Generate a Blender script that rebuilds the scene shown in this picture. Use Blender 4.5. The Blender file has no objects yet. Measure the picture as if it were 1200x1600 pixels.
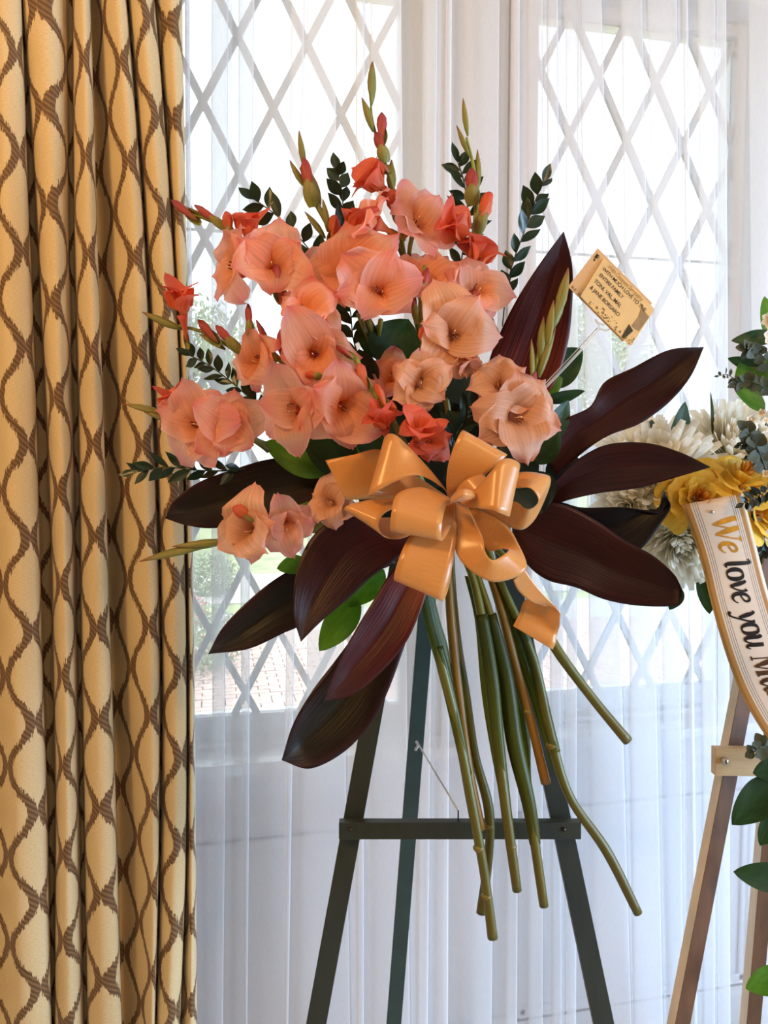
import bpy, math, random
from mathutils import Vector, Matrix, noise
from math import sin, cos, pi, tan, atan
R = random.Random(7)
sc = bpy.context.scene
# ---------------- camera ----------------
F = 1200.0
CAM = Vector((0.0, -1.9, 1.65))
YAW, PITCH = math.radians(12.2), math.radians(-3.82)
fwd = Vector((sin(YAW)*cos(PITCH), cos(YAW)*cos(PITCH), sin(PITCH)))
rgt = Vector((cos(YAW), -sin(YAW), 0))
upv = rgt.cross(fwd)
cd = bpy.data.cameras.new('camera'); cam = bpy.data.objects.new('camera', cd); sc.collection.objects.link(cam)
cd.lens = F/1600*36; cd.sensor_width = 36; cd.clip_start = 0.05; cd.clip_end = 300
cam.location = CAM
cam.rotation_euler = Matrix((rgt, upv, -fwd)).transposed().to_euler()
sc.camera = cam
# ---------------- world, lights, exposure ----------------
sc.view_settings.view_transform = 'Standard'; sc.view_settings.look = 'None'
sc.view_settings.gamma = 1; sc.view_settings.use_curve_mapping = False
sc.view_settings.exposure = -0.22
w = bpy.data.worlds.new('sky'); sc.world = w; w.use_nodes = True
wn = w.node_tree; bg = wn.nodes['Background']
bg.inputs[0].default_value = (0.80, 0.90, 1.0, 1); bg.inputs[1].default_value = 3.0
def light(name, kind, loc, energy, col, size=0.5, target=None, size_y=None):
    l = bpy.data.lights.new(name, kind); l.energy = energy; l.color = col
    if kind == 'AREA':
        l.size = size
        if size_y: l.shape = 'RECTANGLE'; l.size_y = size_y
    elif kind == 'SUN': l.angle = size
    else: l.shadow_soft_size = size
    o = bpy.data.objects.new(name, l); sc.collection.objects.link(o); o.location = loc
    if target is not None:
        o.rotation_euler = (Vector(target)-Vector(loc)).to_track_quat('-Z', 'Y').to_euler()
    return o
light('sun', 'SUN', (3, 8, 9), 5.0, (1, .97, .92), 0.02, (1.2, 0, 1))
light('ceiling_lamp_light', 'AREA', (-1.3, -1.9, 2.95), 33, (1.0, .56, .2), 0.35, (-.1, -.5, 1.3))
light('ceiling_lamp_light', 'AREA', (1.6, -3.0, 2.95), 34, (1.0, .62, .32), 0.35, (1.0, 0, 2.1))
sw = light('side_window_daylight', 'AREA', (3.45, -2.4, 1.2), 120, (.48, .7, 1.0), 1.4, (-.1, -.2, .25), 1.6)
sw.data.spread = math.radians(125)
sc.cycles.use_denoising = True
sc.cycles.transparent_max_bounces = 40
sc.cycles.max_bounces = 10; sc.cycles.diffuse_bounces = 4; sc.cycles.transmission_bounces = 6
sc.cycles.sample_clamp_indirect = 6
sc.cycles.caustics_reflective = False; sc.cycles.caustics_refractive = False

# ---------------- helpers ----------------
def P(px, py, d):
    return CAM + d*(fwd + (px-600)/F*rgt + (800-py)/F*upv)
def onY(px, py, Y):
    r = fwd + (px-600)/F*rgt + (800-py)/F*upv
    return CAM + r*((Y-CAM.y)/r.y)
W = {}
COL = sc.collection
def link(o, parent, M):
    COL.objects.link(o)
    if parent is not None:
        o.parent = parent
        o.matrix_basis = W[parent.as_pointer()].inverted() @ M
    else:
        o.matrix_basis = M
    W[o.as_pointer()] = M.copy()
    return o
def tag(o, label=None, cat=None, group=None, kind=None):
    if label: o['label'] = label
    if cat: o['category'] = cat
    if group: o['group'] = group
    if kind: o['kind'] = kind
    return o
def thing(name, label, cat, loc, group=None):
    o = bpy.data.objects.new(name, None); o.empty_display_size = .02
    link(o, None, Matrix.Translation(loc))
    return tag(o, label, cat, group)
def mesh(name, verts, faces, mats, uvs=None, smooth=True, fm=None):
    me = bpy.data.meshes.new(name); me.from_pydata([tuple(v) for v in verts], [], faces)
    if not isinstance(mats, (list, tuple)): mats = [mats]
    for m in mats: me.materials.append(m)
    if uvs:
        ul = me.uv_layers.new(name='UVMap')
        vi = [0]*len(me.loops); me.loops.foreach_get('vertex_index', vi)
        flat = []
        for i in vi: flat += [uvs[i][0], uvs[i][1]]
        ul.data.foreach_set('uv', flat)
    if smooth: me.polygons.foreach_set('use_smooth', [True]*len(me.polygons))
    if fm:
        me.polygons.foreach_set('material_index', fm)
    me.update()
    return me
def put(name, me, parent=None, M=None):
    return link(bpy.data.objects.new(name, me), parent, M if M is not None else Matrix.Identity(4))
def mk(name, verts, faces, mats, parent=None, uvs=None, smooth=True, fm=None):
    c = Vector((0, 0, 0))
    for v in verts: c += Vector(v)
    c /= len(verts)
    me = mesh(name, [Vector(v)-c for v in verts], faces, mats, uvs, smooth, fm)
    return put(name, me, parent, Matrix.Translation(c))
def cr(pts, n):
    """Catmull-Rom through vectors (any dimension given as tuples/Vectors) -> n samples"""
    pts = [Vector(p) for p in pts]
    if len(pts) == 2: return [pts[0].lerp(pts[1], i/(n-1)) for i in range(n)]
    q = [2*pts[0]-pts[1]] + pts + [2*pts[-1]-pts[-2]]
    out = []; m = len(pts)-1
    for i in range(n):
        t = i/(n-1)*m; k = min(int(t), m-1); f = t-k
        a, b, c, d = q[k:k+4]
        out.append(.5*((2*b)+(c-a)*f+(2*a-5*b+4*c-d)*f*f+(3*b-a-3*c+d)*f**3))
    return out
def grid_faces(nu, nv, closed=False):
    f = []
    for i in range(nu-1):
        for j in range(nv-1 + (1 if closed else 0)):
            j2 = (j+1) % nv
            f.append((i*nv+j, i*nv+j2, (i+1)*nv+j2, (i+1)*nv+j))
    return f
def box_v(lo, hi):
    (a, b, c), (d, e, f) = lo, hi
    return [Vector(p) for p in ((a,b,c),(d,b,c),(d,e,c),(a,e,c),(a,b,f),(d,b,f),(d,e,f),(a,e,f))]
BOXF = [(0,3,2,1),(4,5,6,7),(0,1,5,4),(1,2,6,5),(2,3,7,6),(3,0,4,7)]
class MB:
    def __init__(s): s.v = []; s.f = []
    def add(s, v, f):
        o = len(s.v); s.v += [Vector(x) for x in v]; s.f += [tuple(i+o for i in q) for q in f]
    def box(s, lo, hi): s.add(box_v([min(a,b) for a,b in zip(lo,hi)], [max(a,b) for a,b in zip(lo,hi)]), BOXF)
    def make(s, name, mat, parent=None, smooth=False, bevel=0, kind=None):
        o = mk(name, s.v, s.f, mat, parent, smooth=smooth)
        if bevel:
            b = o.modifiers.new('bevel', 'BEVEL'); b.width = bevel; b.segments = 2; b.limit_method = 'ANGLE'
        if kind: o['kind'] = kind
        return o
def tube_data(pts, radii, ns=8, n=None, flat=1.0):
    """swept tube along pts (world vectors); radii list interpolated"""
    n = n or max(6, len(pts)*4)
    c = cr(pts, n)
    rr = [v[0] for v in cr([(r, 0, 0) for r in radii], n)] if len(radii) > 1 else [radii[0]]*n
    v = []; nrm = None
    for i in range(n):
        t = (c[min(i+1, n-1)]-c[max(i-1, 0)]).normalized()
        if nrm is None:
            nrm = t.orthogonal().normalized() if abs(t.dot(fwd)) > .95 else (fwd - t*fwd.dot(t)).normalized()
        nrm = (nrm - t*nrm.dot(t)).normalized(); b = t.cross(nrm)
        for k in range(ns):
            a = 2*pi*k/ns
            v.append(c[i] + (nrm*cos(a)*flat + b*sin(a))*max(rr[i], 1e-5))
    f = grid_faces(n, ns, True)
    f.append(tuple(range(ns-1, -1, -1))); f.append(tuple(range((n-1)*ns, n*ns)))
    uv = [((k/ns), i/(n-1)) for i in range(n) for k in range(ns)]
    return v, f, uv
def tube(name, pts, radii, mat, parent=None, ns=8, n=None, flat=1.0):
    v, f, uv = tube_data(pts, radii, ns, n, flat)
    return mk(name, v, f, mat, parent, uvs=uv)
def beam(name, a, b, wid, dep, mat, parent=None, side=None, bevel=.0012, fm=None):
    """square bar from a to b; 'wid' across the view, 'dep' away from it"""
    a, b = Vector(a), Vector(b); t = (b-a).normalized()
    s = (side or rgt); s = (s - t*s.dot(t)).normalized(); n = t.cross(s)
    v = []
    for p in (a, b):
        for x, y in ((-1,-1),(1,-1),(1,1),(-1,1)): v.append(p + s*x*wid/2 + n*y*dep/2)
    f = [(3,2,1,0),(4,5,6,7),(0,1,5,4),(1,2,6,5),(2,3,7,6),(3,0,4,7)]
    o = mk(name, v, f, mat, parent, smooth=False, fm=fm)
    if bevel:
        m = o.modifiers.new('bevel', 'BEVEL'); m.width = bevel; m.segments = 2
    return o
def PL(l): return [P(*p) for p in l]
def loft(name, A, B, mat, parent=None, nu=28, nv=9, off=None, thick=0, world=False):
    """surface between two edge curves; off(s,t)-> metres towards the camera along the surface normal"""
    a = cr(A if world else PL(A), nu); b = cr(B if world else PL(B), nu)
    v = []; uv = []
    for i in range(nu):
        ta = a[min(i+1, nu-1)]-a[max(i-1, 0)]; tb = b[min(i+1, nu-1)]-b[max(i-1, 0)]
        for j in range(nv):
            t = j/(nv-1); p = a[i].lerp(b[i], t)
            if off:
                n = ta.lerp(tb, t).cross(b[i]-a[i])
                if n.length > 1e-9:
                    n.normalize()
                    if n.dot(fwd) > 0: n = -n
                else: n = -fwd
                p = p + n*off(i/(nu-1), t)
            v.append(p); uv.append((t, i/(nu-1)))
    o = mk(name, v, grid_faces(nu, nv), mat, parent, uvs=uv)
    if thick:
        m = o.modifiers.new('solid', 'SOLIDIFY'); m.thickness = thick; m.offset = 0
    return o

# ---------------- materials ----------------
def S(c):  # sRGB 0-255 -> linear
    return tuple((x/255/12.92 if x/255 <= .04045 else ((x/255+.055)/1.055)**2.4) for x in c) + (1,)
def nodes(name):
    m = bpy.data.materials.new(name); m.use_nodes = True
    nt = m.node_tree
    return m, nt, nt.nodes['Principled BSDF'], nt.nodes['Material Output']
def nd(nt, kind, **kw):
    n = nt.nodes.new(kind)
    for k, v in kw.items():
        if k.startswith('i'): n.inputs[int(k[1:])].default_value = v
        else: setattr(n, k, v)
    return n
def ramp(nt, fac, stops):
    r = nt.nodes.new('ShaderNodeValToRGB'); e = r.color_ramp.elements
    while len(e) < len(stops): e.new(.5)
    for x, (p, c) in zip(e, stops): x.position = p; x.color = c
    if fac is not None: nt.links.new(fac, r.inputs[0])
    return r
def simple(name, col, rough=.5, var=.12, scale=30, bump=0, metal=0, coat=0, stretch=None, coord='Object', spec=.5):
    m, nt, b, out = nodes(name)
    tc = nd(nt, 'ShaderNodeTexCoord'); mp = nd(nt, 'ShaderNodeMapping')
    if stretch: mp.inputs[3].default_value = stretch
    nt.links.new(tc.outputs[coord], mp.inputs[0])
    n = nd(nt, 'ShaderNodeTexNoise'); n.inputs['Scale'].default_value = scale; n.inputs['Detail'].default_value = 5
    nt.links.new(mp.outputs[0], n.inputs[0])
    lo = tuple(c*(1-var) for c in col[:3])+(1,); hi = tuple(min(1, c*(1+var)) for c in col[:3])+(1,)
    r = ramp(nt, n.outputs[0], [(.3, lo), (.7, hi)])
    nt.links.new(r.outputs[0], b.inputs['Base Color'])
    b.inputs['Roughness'].default_value = rough; b.inputs['Metallic'].default_value = metal
    b.inputs['Coat Weight'].default_value = coat; b.inputs['Specular IOR Level'].default_value = spec
    if bump:
        bp = nd(nt, 'ShaderNodeBump'); bp.inputs['Strength'].default_value = bump; bp.inputs['Distance'].default_value = .002
        nt.links.new(n.outputs[0], bp.inputs['Height']); nt.links.new(bp.outputs[0], b.inputs['Normal'])
    return m
def thin(name, stops, transl=.35, tcol=None, rough=.5, vein=30, veinamt=.25, along=1.5, bump=.3, spec=.5, side=None, noise_amt=.15):
    """thin plant tissue: colour along UV v, fine veins across UV u, translucent when lit from behind"""
    m, nt, b, out = nodes(name)
    uv = nd(nt, 'ShaderNodeUVMap'); sp = nd(nt, 'ShaderNodeSeparateXYZ'); nt.links.new(uv.outputs[0], sp.inputs[0])
    oi = nd(nt, 'ShaderNodeObjectInfo')
    mp = nd(nt, 'ShaderNodeMapping'); mp.inputs[3].default_value = (vein, along, 1); nt.links.new(uv.outputs[0], mp.inputs[0])
    mm = nd(nt, 'ShaderNodeVectorMath', operation='ADD'); nt.links.new(mp.outputs[0], mm.inputs[0]); 
    sc_ = nd(nt, 'ShaderNodeMath', operation='MULTIPLY', i1=37.0); nt.links.new(oi.outputs['Random'], sc_.inputs[0])
    nt.links.new(sc_.outputs[0], mm.inputs[1])
    n = nd(nt, 'ShaderNodeTexNoise'); n.inputs['Scale'].default_value = 1; n.inputs['Detail'].default_value = 3; nt.links.new(mm.outputs[0], n.inputs[0])
    n2 = nd(nt, 'ShaderNodeTexNoise'); n2.inputs['Scale'].default_value = .12; nt.links.new(mm.outputs[0], n2.inputs[0])
    # position along, wobbled
    a1 = nd(nt, 'ShaderNodeMath', operation='MULTIPLY_ADD', i1=noise_amt, i2=-noise_amt/2); nt.links.new(n.outputs[0], a1.inputs[0])
    a2 = nd(nt, 'ShaderNodeMath', operation='ADD'); nt.links.new(sp.outputs[1], a2.inputs[0]); nt.links.new(a1.outputs[0], a2.inputs[1])
    r = ramp(nt, a2.outputs[0], stops)
    last = r.outputs[0]
    if side:  # another colour towards the margins
        s1 = nd(nt, 'ShaderNodeMath', operation='MULTIPLY_ADD', i1=2.0, i2=-1.0); nt.links.new(sp.outputs[0], s1.inputs[0])
        s2 = nd(nt, 'ShaderNodeMath', operation='ABSOLUTE'); nt.links.new(s1.outputs[0], s2.inputs[0])
        s3 = nd(nt, 'ShaderNodeMath', operation='POWER', i1=side[1]); nt.links.new(s2.outputs[0], s3.inputs[0])
        mx = nd(nt, 'ShaderNodeMix', data_type='RGBA'); nt.links.new(s3.outputs[0], mx.inputs[0])
        nt.links.new(last, mx.inputs[6]); mx.inputs[7].default_value = side[0]; last = mx.outputs[2]
    mv = nd(nt, 'ShaderNodeMapRange'); mv.inputs[1].default_value = .3; mv.inputs[2].default_value = .7
    mv.inputs[3].default_value = 1-veinamt; mv.inputs[4].default_value = 1+veinamt*.6
    nt.links.new(n.outputs[0], mv.inputs[0])
    vm = nd(nt, 'ShaderNodeVectorMath', operation='SCALE'); nt.links.new(last, vm.inputs[0]); nt.links.new(mv.outputs[0], vm.inputs['Scale'])
    # slight variation from one piece to the next
    hv = nd(nt, 'ShaderNodeHueSaturation'); nt.links.new(vm.outputs[0], hv.inputs['Color'])
    r3 = nd(nt, 'ShaderNodeMapRange'); r3.inputs[3].default_value = .88; r3.inputs[4].default_value = 1.1; nt.links.new(oi.outputs['Random'], r3.inputs[0]); nt.links.new(r3.outputs[0], hv.inputs['Value'])
    nt.links.new(hv.outputs[0], b.inputs['Base Color'])
    b.inputs['Roughness'].default_value = rough; b.inputs['Specular IOR Level'].default_value = spec
    if bump:
        bp = nd(nt, 'ShaderNodeBump'); bp.inputs['Strength'].default_value = bump; bp.inputs['Distance'].default_value = .0015
        nt.links.new(n.outputs[0], bp.inputs['Height']); nt.links.new(bp.outputs[0], b.inputs['Normal'])
    if transl:
        tr = nd(nt, 'ShaderNodeBsdfTranslucent'); mx2 = nd(nt, 'ShaderNodeMixShader', i0=transl)
        if tcol:
            mt = nd(nt, 'ShaderNodeMix', data_type='RGBA', blend_type='MULTIPLY'); mt.inputs[0].default_value = 1
            nt.links.new(hv.outputs[0], mt.inputs[6]); mt.inputs[7].default_value = tcol; nt.links.new(mt.outputs[2], tr.inputs[0])
        else: nt.links.new(hv.outputs[0], tr.inputs[0])
        nt.links.new(b.outputs[0], mx2.inputs[1]); nt.links.new(tr.outputs[0], mx2.inputs[2]); nt.links.new(mx2.outputs[0], out.inputs[0])
    return m
M_wall = simple('wall_paint', S((240, 241, 244)), .6, .02, 8)
M_trim = simple('white_gloss_paint', S((240, 241, 244)), .22, .015, 10, coat=.3)
M_lattice = simple('grey_white_lattice_paint', S((222, 226, 230)), .4, .03, 15)
M_floor = simple('carpet', S((206, 200, 190)), .95, .2, 200)
M_warmwall = simple('cream_wall_paint', S((225, 210, 180)), .8, .03, 6)
M_ceil = simple('ceiling_paint', S((235, 228, 215)), .8, .02, 6)

# ---------------- room shell ----------------
def struct(name, mb, mat, bevel=0, parent=None):
    return tag(mb.make(name, mat, parent, bevel=bevel), kind='structure')
XL, XR, YB, H = -2.2, 3.5, -5.0, 3.05
m = MB(); m.box((XL-.2, YB-.2, -.12), (XR+.2, .3, 0)); struct('floor', m, M_floor)
m = MB(); m.box((XL-.2, YB-.2, H), (XR+.2, .3, H+.12)); struct('ceiling', m, M_ceil)
m = MB(); m.box((XL-.2, YB-.2, 0), (XL, .3, H)); struct('wall_left', m, M_warmwall)
m = MB(); m.box((XL, YB-.2, 0), (XR, YB, H)); struct('wall_back', m, M_warmwall)
m = MB()   # right-hand wall with an opening for its own window
m.box((XR, YB, 0), (XR+.2, -3.0, H)); m.box((XR, -1.4, 0), (XR+.2, .3, H)); m.box((XR, -3.0, 0), (XR+.2, -1.4, .5)); m.box((XR, -3.0, 2.5), (XR+.2, -1.4, H))
struct('wall_right', m, M_warmwall)
GY = .10                     # plane of the glass
wr0, wr1 = onY(832, 200, GY).x, onY(1140, 200, GY).x
wl1 = onY(622, 200, GY).x; wl0 = wl1-(wr1-wr0)
GZ0 = onY(400, 1111, GY).z; GZ1 = onY(832, 24, GY).z
FR = .035                    # sash frame width
wins = [(wl0, wl1), (wr0, wr1)]
ox = [(a-FR, b+FR) for a, b in wins]; oz0, oz1 = GZ0-FR-.01, GZ1+FR
m = MB()
xs = [XL, ox[0][0], ox[0][1], ox[1][0], ox[1][1], XR]
for i in (0, 2, 4): m.box((xs[i], 0, 0), (xs[i+1], .2, H))
for a, b in ox: m.box((a, 0, 0), (b, .2, oz0)); m.box((a, 0, oz1), (b, .2, H))
struct('wall_window', m, M_wall)
# lattice windows
Zint = [onY(371, 58, GY), onY(935, 121, GY)]
PX, PZ = .1713, .329
LB = .0172
M_glass, nt, b, out = nodes('window_glass')
g = nd(nt, 'ShaderNodeBsdfGlossy', i1=.02); t = nd(nt, 'ShaderNodeBsdfTransparent'); t.inputs[0].default_value = (.97, .985, .98, 1)
fr = nd(nt, 'ShaderNodeFresnel', i0=1.45); mx = nd(nt, 'ShaderNodeMixShader'); nt.links.new(fr.outputs[0], mx.inputs[0])
nt.links.new(t.outputs[0], mx.inputs[1]); nt.links.new(g.outputs[0], mx.inputs[2]); nt.links.new(mx.outputs[0], out.inputs[0])
def clip(poly, x0, x1, z0, z1):
    for ax, val, sgn in ((0, x0, 1), (0, x1, -1), (1, z0, 1), (1, z1, -1)):
        o = []
        for i in range(len(poly)):
            p, q = poly[i], poly[(i+1) % len(poly)]
            ip, iq = sgn*(p[ax]-val) >= 0, sgn*(q[ax]-val) >= 0
            if ip: o.append(p)
            if ip != iq:
                k = (val-p[ax])/(q[ax]-p[ax]); o.append((p[0]+k*(q[0]-p[0]), p[1]+k*(q[1]-p[1])))
        poly = o
        if len(poly) < 3: return []
    return poly
def prism(name, poly, y0, y1, mat, parent):
    n = len(poly); v = [Vector((x, y0, z)) for x, z in poly]+[Vector((x, y1, z)) for x, z in poly]
    f = [tuple(range(n)), tuple(range(2*n-1, n-1, -1))]+[(i, i+n, (i+1) % n+n, (i+1) % n) for i in range(n)]
    return mk(name, v, f, mat, parent, smooth=False)
for wi, (x0, x1) in enumerate(wins):
    win = bpy.data.objects.new('window_%d' % (wi+1), None); link(win, None, Matrix.Translation(((x0+x1)/2, GY, GZ0)))
    tag(win, kind='structure')
    m = MB()
    for a, b_ in (((x0-FR, GY-.025, oz0), (x0, GY+.03, oz1)), ((x1, GY-.025, oz0), (x1+FR, GY+.03, oz1)), ((x0, GY-.025, oz0), (x1, GY+.03, GZ0)), ((x0, GY-.025, GZ1), (x1, GY+.03, oz1))): m.box(a, b_)
    m.make('sash_frame', M_trim, win, bevel=.002)
    c = Zint[wi]
    zb = onY(371, 360, GY).z if wi == 0 else onY(1000, 401, GY).z
    MBx = MB(); MBx.box((x0, GY+.012, zb-.003), (x1, GY+.02, zb+.003)); MBx.make('glazing_bar', M_lattice, win)
    # bars: lines through the crossing point at slope +-PZ/PX
    k = PZ/PX; L = math.hypot(1, k)
    for s in (1, -1):
        for n in range(-20, 21):
            cx = c.x+n*PX; hw = LB*L/k/1.0
            zt, zb_ = GZ1+1, GZ0-1
            poly = [(cx+s*(z-c.z)/k+e*hw/2*2*.5*1.0, z) for z, e in ((zb_, -1), (zb_, 1), (zt, 1), (zt, -1))]
            poly = clip(poly, x0, x1, GZ0, GZ1)
            if len(poly) >= 3 and max(p[1] for p in poly)-min(p[1] for p in poly) > .02: prism('lattice_bar', poly, GY-.010+(s*.0005), GY+.0035+(s*.0005), M_lattice, win)
    for i in range(-16, 17):
        for j in range(-16, 17):
            if (i+j) % 2: continue
            # pane centres sit between crossings
            cx, cz = c.x+(i+1)*PX/2, c.z+j*PZ/2
            poly = clip([(cx-PX/2, cz), (cx, cz-PZ/2), (cx+PX/2, cz), (cx, cz+PZ/2)], x0, x1, GZ0, GZ1)
            if len(poly) >= 3 and abs(sum(poly[q][0]*poly[(q+1) % len(poly)][1]-poly[(q+1) % len(poly)][0]*poly[q][1] for q in range(len(poly)))) > 2e-4:
                prism('pane', poly, GY-.001, GY+.001, M_glass, win)
    # stool (inner sill) with rounded nose, casing, header
    sz = oz0-.012
    m = MB(); m.box((ox[wi][0]-.10, -.115, sz-.028), (ox[wi][1]+.10, .0, sz)); m.box((ox[wi][0], 0, sz-.028), (ox[wi][1], GY+.03, sz))
    m.make('sill', M_trim, win, bevel=.006)
    m = MB(); m.box((ox[wi][0], .05, sz), (ox[wi][1], GY-.025, sz+.015)); m.make('sill_stop', M_trim, win)
    for sgn, xe in ((-1, ox[wi][0]), (1, ox[wi][1])):
        m = MB()
        for a0, a1, d_ in ((0, .075, .018), (.055, .075, .03), (.004, .014, .024)):
            m.box((xe+sgn*a0, -d_, sz), (xe+sgn*a1, 0, oz1+.075))
        m.make('casing', M_trim, win, bevel=.002)
    m = MB(); m.box((ox[wi][0], -.018, oz1), (ox[wi][1], 0, oz1+.075)); m.box((ox[wi][0]-.075, -.03, oz1+.055), (ox[wi][1]+.075, 0, oz1+.075)); m.make('head_casing', M_trim, win, bevel=.002)
    m = MB(); m.box((ox[wi][0]-.075, -.02, sz-.12), (ox[wi][1]+.075, 0, sz-.028)); m.make('apron', M_trim, win, bevel=.003)
    # raised panel moulding below
    px0, px1 = ox[wi][0]-.03, ox[wi][1]+.03
    z1_ = onY(1075, 1240, 0).z; z0_ = onY(1040, 1553, 0).z
    for q, (wd, pr) in enumerate(((.032, .010), (.014, .018))):
        m = MB()
        for lo, hi in (((px0, -pr, z1_-wd), (px1, 0, z1_)), ((px0, -pr, z0_), (px1, 0, z0_+wd)), ((px0, -pr, z0_), (px0+wd, 0, z1_)), ((px1-wd, -pr, z0_), (px1, 0, z1_))): m.box(lo, hi)
        m.make('panel_moulding', M_trim, win, bevel=.003)
m = MB(); m.box((XL, -.018, 0), (XR, 0, .13)); m.box((XL, -.026, 0), (XR, 0, .10)); struct('baseboard_window', m, M_trim, .003)
# third window, in the right-hand wall, whose daylight reaches the scene
win = bpy.data.objects.new('window_3', None); link(win, None, Matrix.Translation((XR, -2.2, .5))); tag(win, kind='structure')
m = MB()
for lo, hi in (((XR, -3, .5), (XR+.08, -2.94, 2.5)), ((XR, -1.46, .5), (XR+.08, -1.4, 2.5)), ((XR, -2.23, .5), (XR+.08, -2.17, 2.5)), ((XR, -3, .5), (XR+.08, -1.4, .56)), ((XR, -3, 2.44), (XR+.08, -1.4, 2.5))): m.box(lo, hi)
m.make('sash_frame', M_trim, win)
m = MB(); m.box((XR+.05, -2.94, .56), (XR+.055, -1.46, 2.44)); m.make('pane', M_glass, win)
# ---------------- outdoors ----------------
GR = -.55
M_grass = simple('lawn_grass', S((165, 175, 130)), .9, .25, 3)
M_conc = simple('pale_driveway', S((205, 200, 195)), .8, .06, 4)
M_brick = simple('pinkish_paver', S((206, 180, 170)), .8, .15, 3)
M_stone = simple('tan_garden_stone', S((200, 180, 140)), .8, .15, 5)
M_pinkf = simple('pink_petals', S((235, 110, 150)), .7, .2, 20)
M_bark = simple('tree_bark', S((110, 95, 80)), .9, .3, 12)
M_treeleaf = simple('tree_leaves', S((165, 175, 140)), .7, .3, 3)
M_shrub = simple('shrub_leaves', S((165, 175, 150)), .7, .3, 8)
def quadbox(name, x0, y0, x1, y1, z0, z1, mat, label=None):
    m = MB(); m.box((x0, y0, z0), (x1, y1, z1)); o = m.make(name, mat); return tag(o, kind='structure')
quadbox('ground_lawn', -30, .2, 60, 60, GR-.2, GR, M_grass)
quadbox('driveway', -30, 10.0, 60, 13.0, GR, GR+.02, M_conc)
quadbox('garden_walk', -8, 7.6, 20, 9.2, GR, GR+.02, M_conc)
# brick walk: pavers laid in rows near the window
walk = bpy.data.objects.new('brick_walk', None); link(walk, None, Matrix.Translation((0, 5.0, GR))); tag(walk, kind='structure')
bm_ = mesh('brick', box_v((-.098, -.048, 0), (.098, .048, .06)), BOXF, M_brick, smooth=False)
nb = 0
for j in range(22):
    for i in range(16):
        if nb >= 300: break
        x = -1.5+i*.205+(.1 if j % 2 else 0); y = 5.0+j*.105
        put('brick', bm_, walk, Matrix.Translation((x, y, GR+R.uniform(-.003, .003)))); nb += 1
m = MB()
for j in range(36):
    for i in range(70):
        if i < 16 and j < 18: continue
        x = -1.5+i*.205+(.1 if j % 2 else 0)-(2 if False else 0); y = 5.0+j*.105 if j < 26 else 5.0-(j-25)*.105
        m.add([v+Vector((x, y, GR)) for v in box_v((-.098, -.048, 0), (.098, .048, .06))], BOXF)
m.make('brick', M_brick, walk, kind='stuff')
# stone edging and pink flower bed
for i, px in enumerate((332, 350, 366, 384, 402)):
    s = .07
    v = [q*1.0 for q in box_v((-.085, -.08, 0), (.085, .08, .16))]
    v = [q+Vector((R.uniform(-.01, .01), R.uniform(-.01, .01), R.uniform(-.01, .01))) for q in v]
    o = mk('garden_stone', [q+Vector((-.25+.2*i, 7.35, GR)) for q in v], BOXF, M_stone, smooth=False)
    b2 = o.modifiers.new('b', 'BEVEL'); b2.width = .02; b2.segments = 2
    tag(o, ('leftmost','second from left','middle','second from right','rightmost')[i]+' of the five tan stone blocks edging the outdoor flower bed', 'stone', 'stones edging the flower bed')
def blobtree(name, label, cat, x, y, z, h, r, leafmat, n, leaf, trunk=.08, group=None):
    t = thing(name, label, cat, (x, y, z), group)
    if trunk:
        pts = [Vector((x, y, z)), Vector((x+.05*h*.3, y, z+h*.35)), Vector((x-.03*h*.3, y, z+h*.75))]
        tube('trunk', pts, [trunk, trunk*.8, trunk*.3], M_bark, t)
        for k in range(6):
            a = k*2.4; zz = z+h*(.35+.06*k)
            tube('branch', [Vector((x, y, zz)), Vector((x+cos(a)*r*.4, y+sin(a)*r*.4, zz+h*.1)), Vector((x+cos(a)*r*.8, y+sin(a)*r*.8, zz+h*.16))], [trunk*.4, trunk*.25, trunk*.08], M_bark, t, ns=6)
    m = MB(); rr = random.Random(int(x*100)+n)
    for i in range(n):
        u = rr.uniform(-1, 1); a = rr.uniform(0, 2*pi); rad = r*(.35+.65*rr.random()**.5)*(1+.25*noise.noise(Vector((cos(a)*2, sin(a)*2, u*2+x))))
        s = math.sqrt(1-u*u)
        c = Vector((x+rad*s*cos(a), y+rad*s*sin(a), z+h-r*.9+rad*u*.9))
        d = Vector((rr.uniform(-1, 1), rr.uniform(-1, 1), rr.uniform(-1, 1))).normalized(); e = d.orthogonal().normalized()
        m.add([c-d*leaf, c-e*leaf*.4, c+d*leaf, c+e*leaf*.4], [(0, 1, 2, 3)])
    m.make('foliage', leafmat, t, kind='stuff')
    return t
blobtree('garden_tree', 'pale green leafy tree outside beyond the left window', 'tree', -.9, 22, GR, 7.0, 2.6, M_treeleaf, 5000, .12, .16)
blobtree('garden_tree', 'broad green tree outside seen through the right window', 'tree', 9.5, 20, GR, 7.6, 3.0, M_treeleaf, 6000, .12, .18)
blobtree('garden_tree', 'slender tree far off beyond the right window', 'tree', 14.5, 26, GR, 8.5, 2.2, M_treeleaf, 4000, .12, .15)
blobtree('shrub', 'low rounded green shrub by the walk outside the left window', 'shrub', -.12, 10.9, GR, .7, .45, M_shrub, 1500, .04, 0)
blobtree('shrub', 'grey-green bush just outside the left window beside the drape', 'shrub', -.28, 6.3, GR, .75, .5, M_shrub, 1800, .035, 0)
blobtree('flowering_shrub', 'low bush of pink blossom outside beside the patterned drape', 'shrub', -.45, 8.6, GR, .42, .3, M_pinkf, 900, .03, 0)

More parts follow.
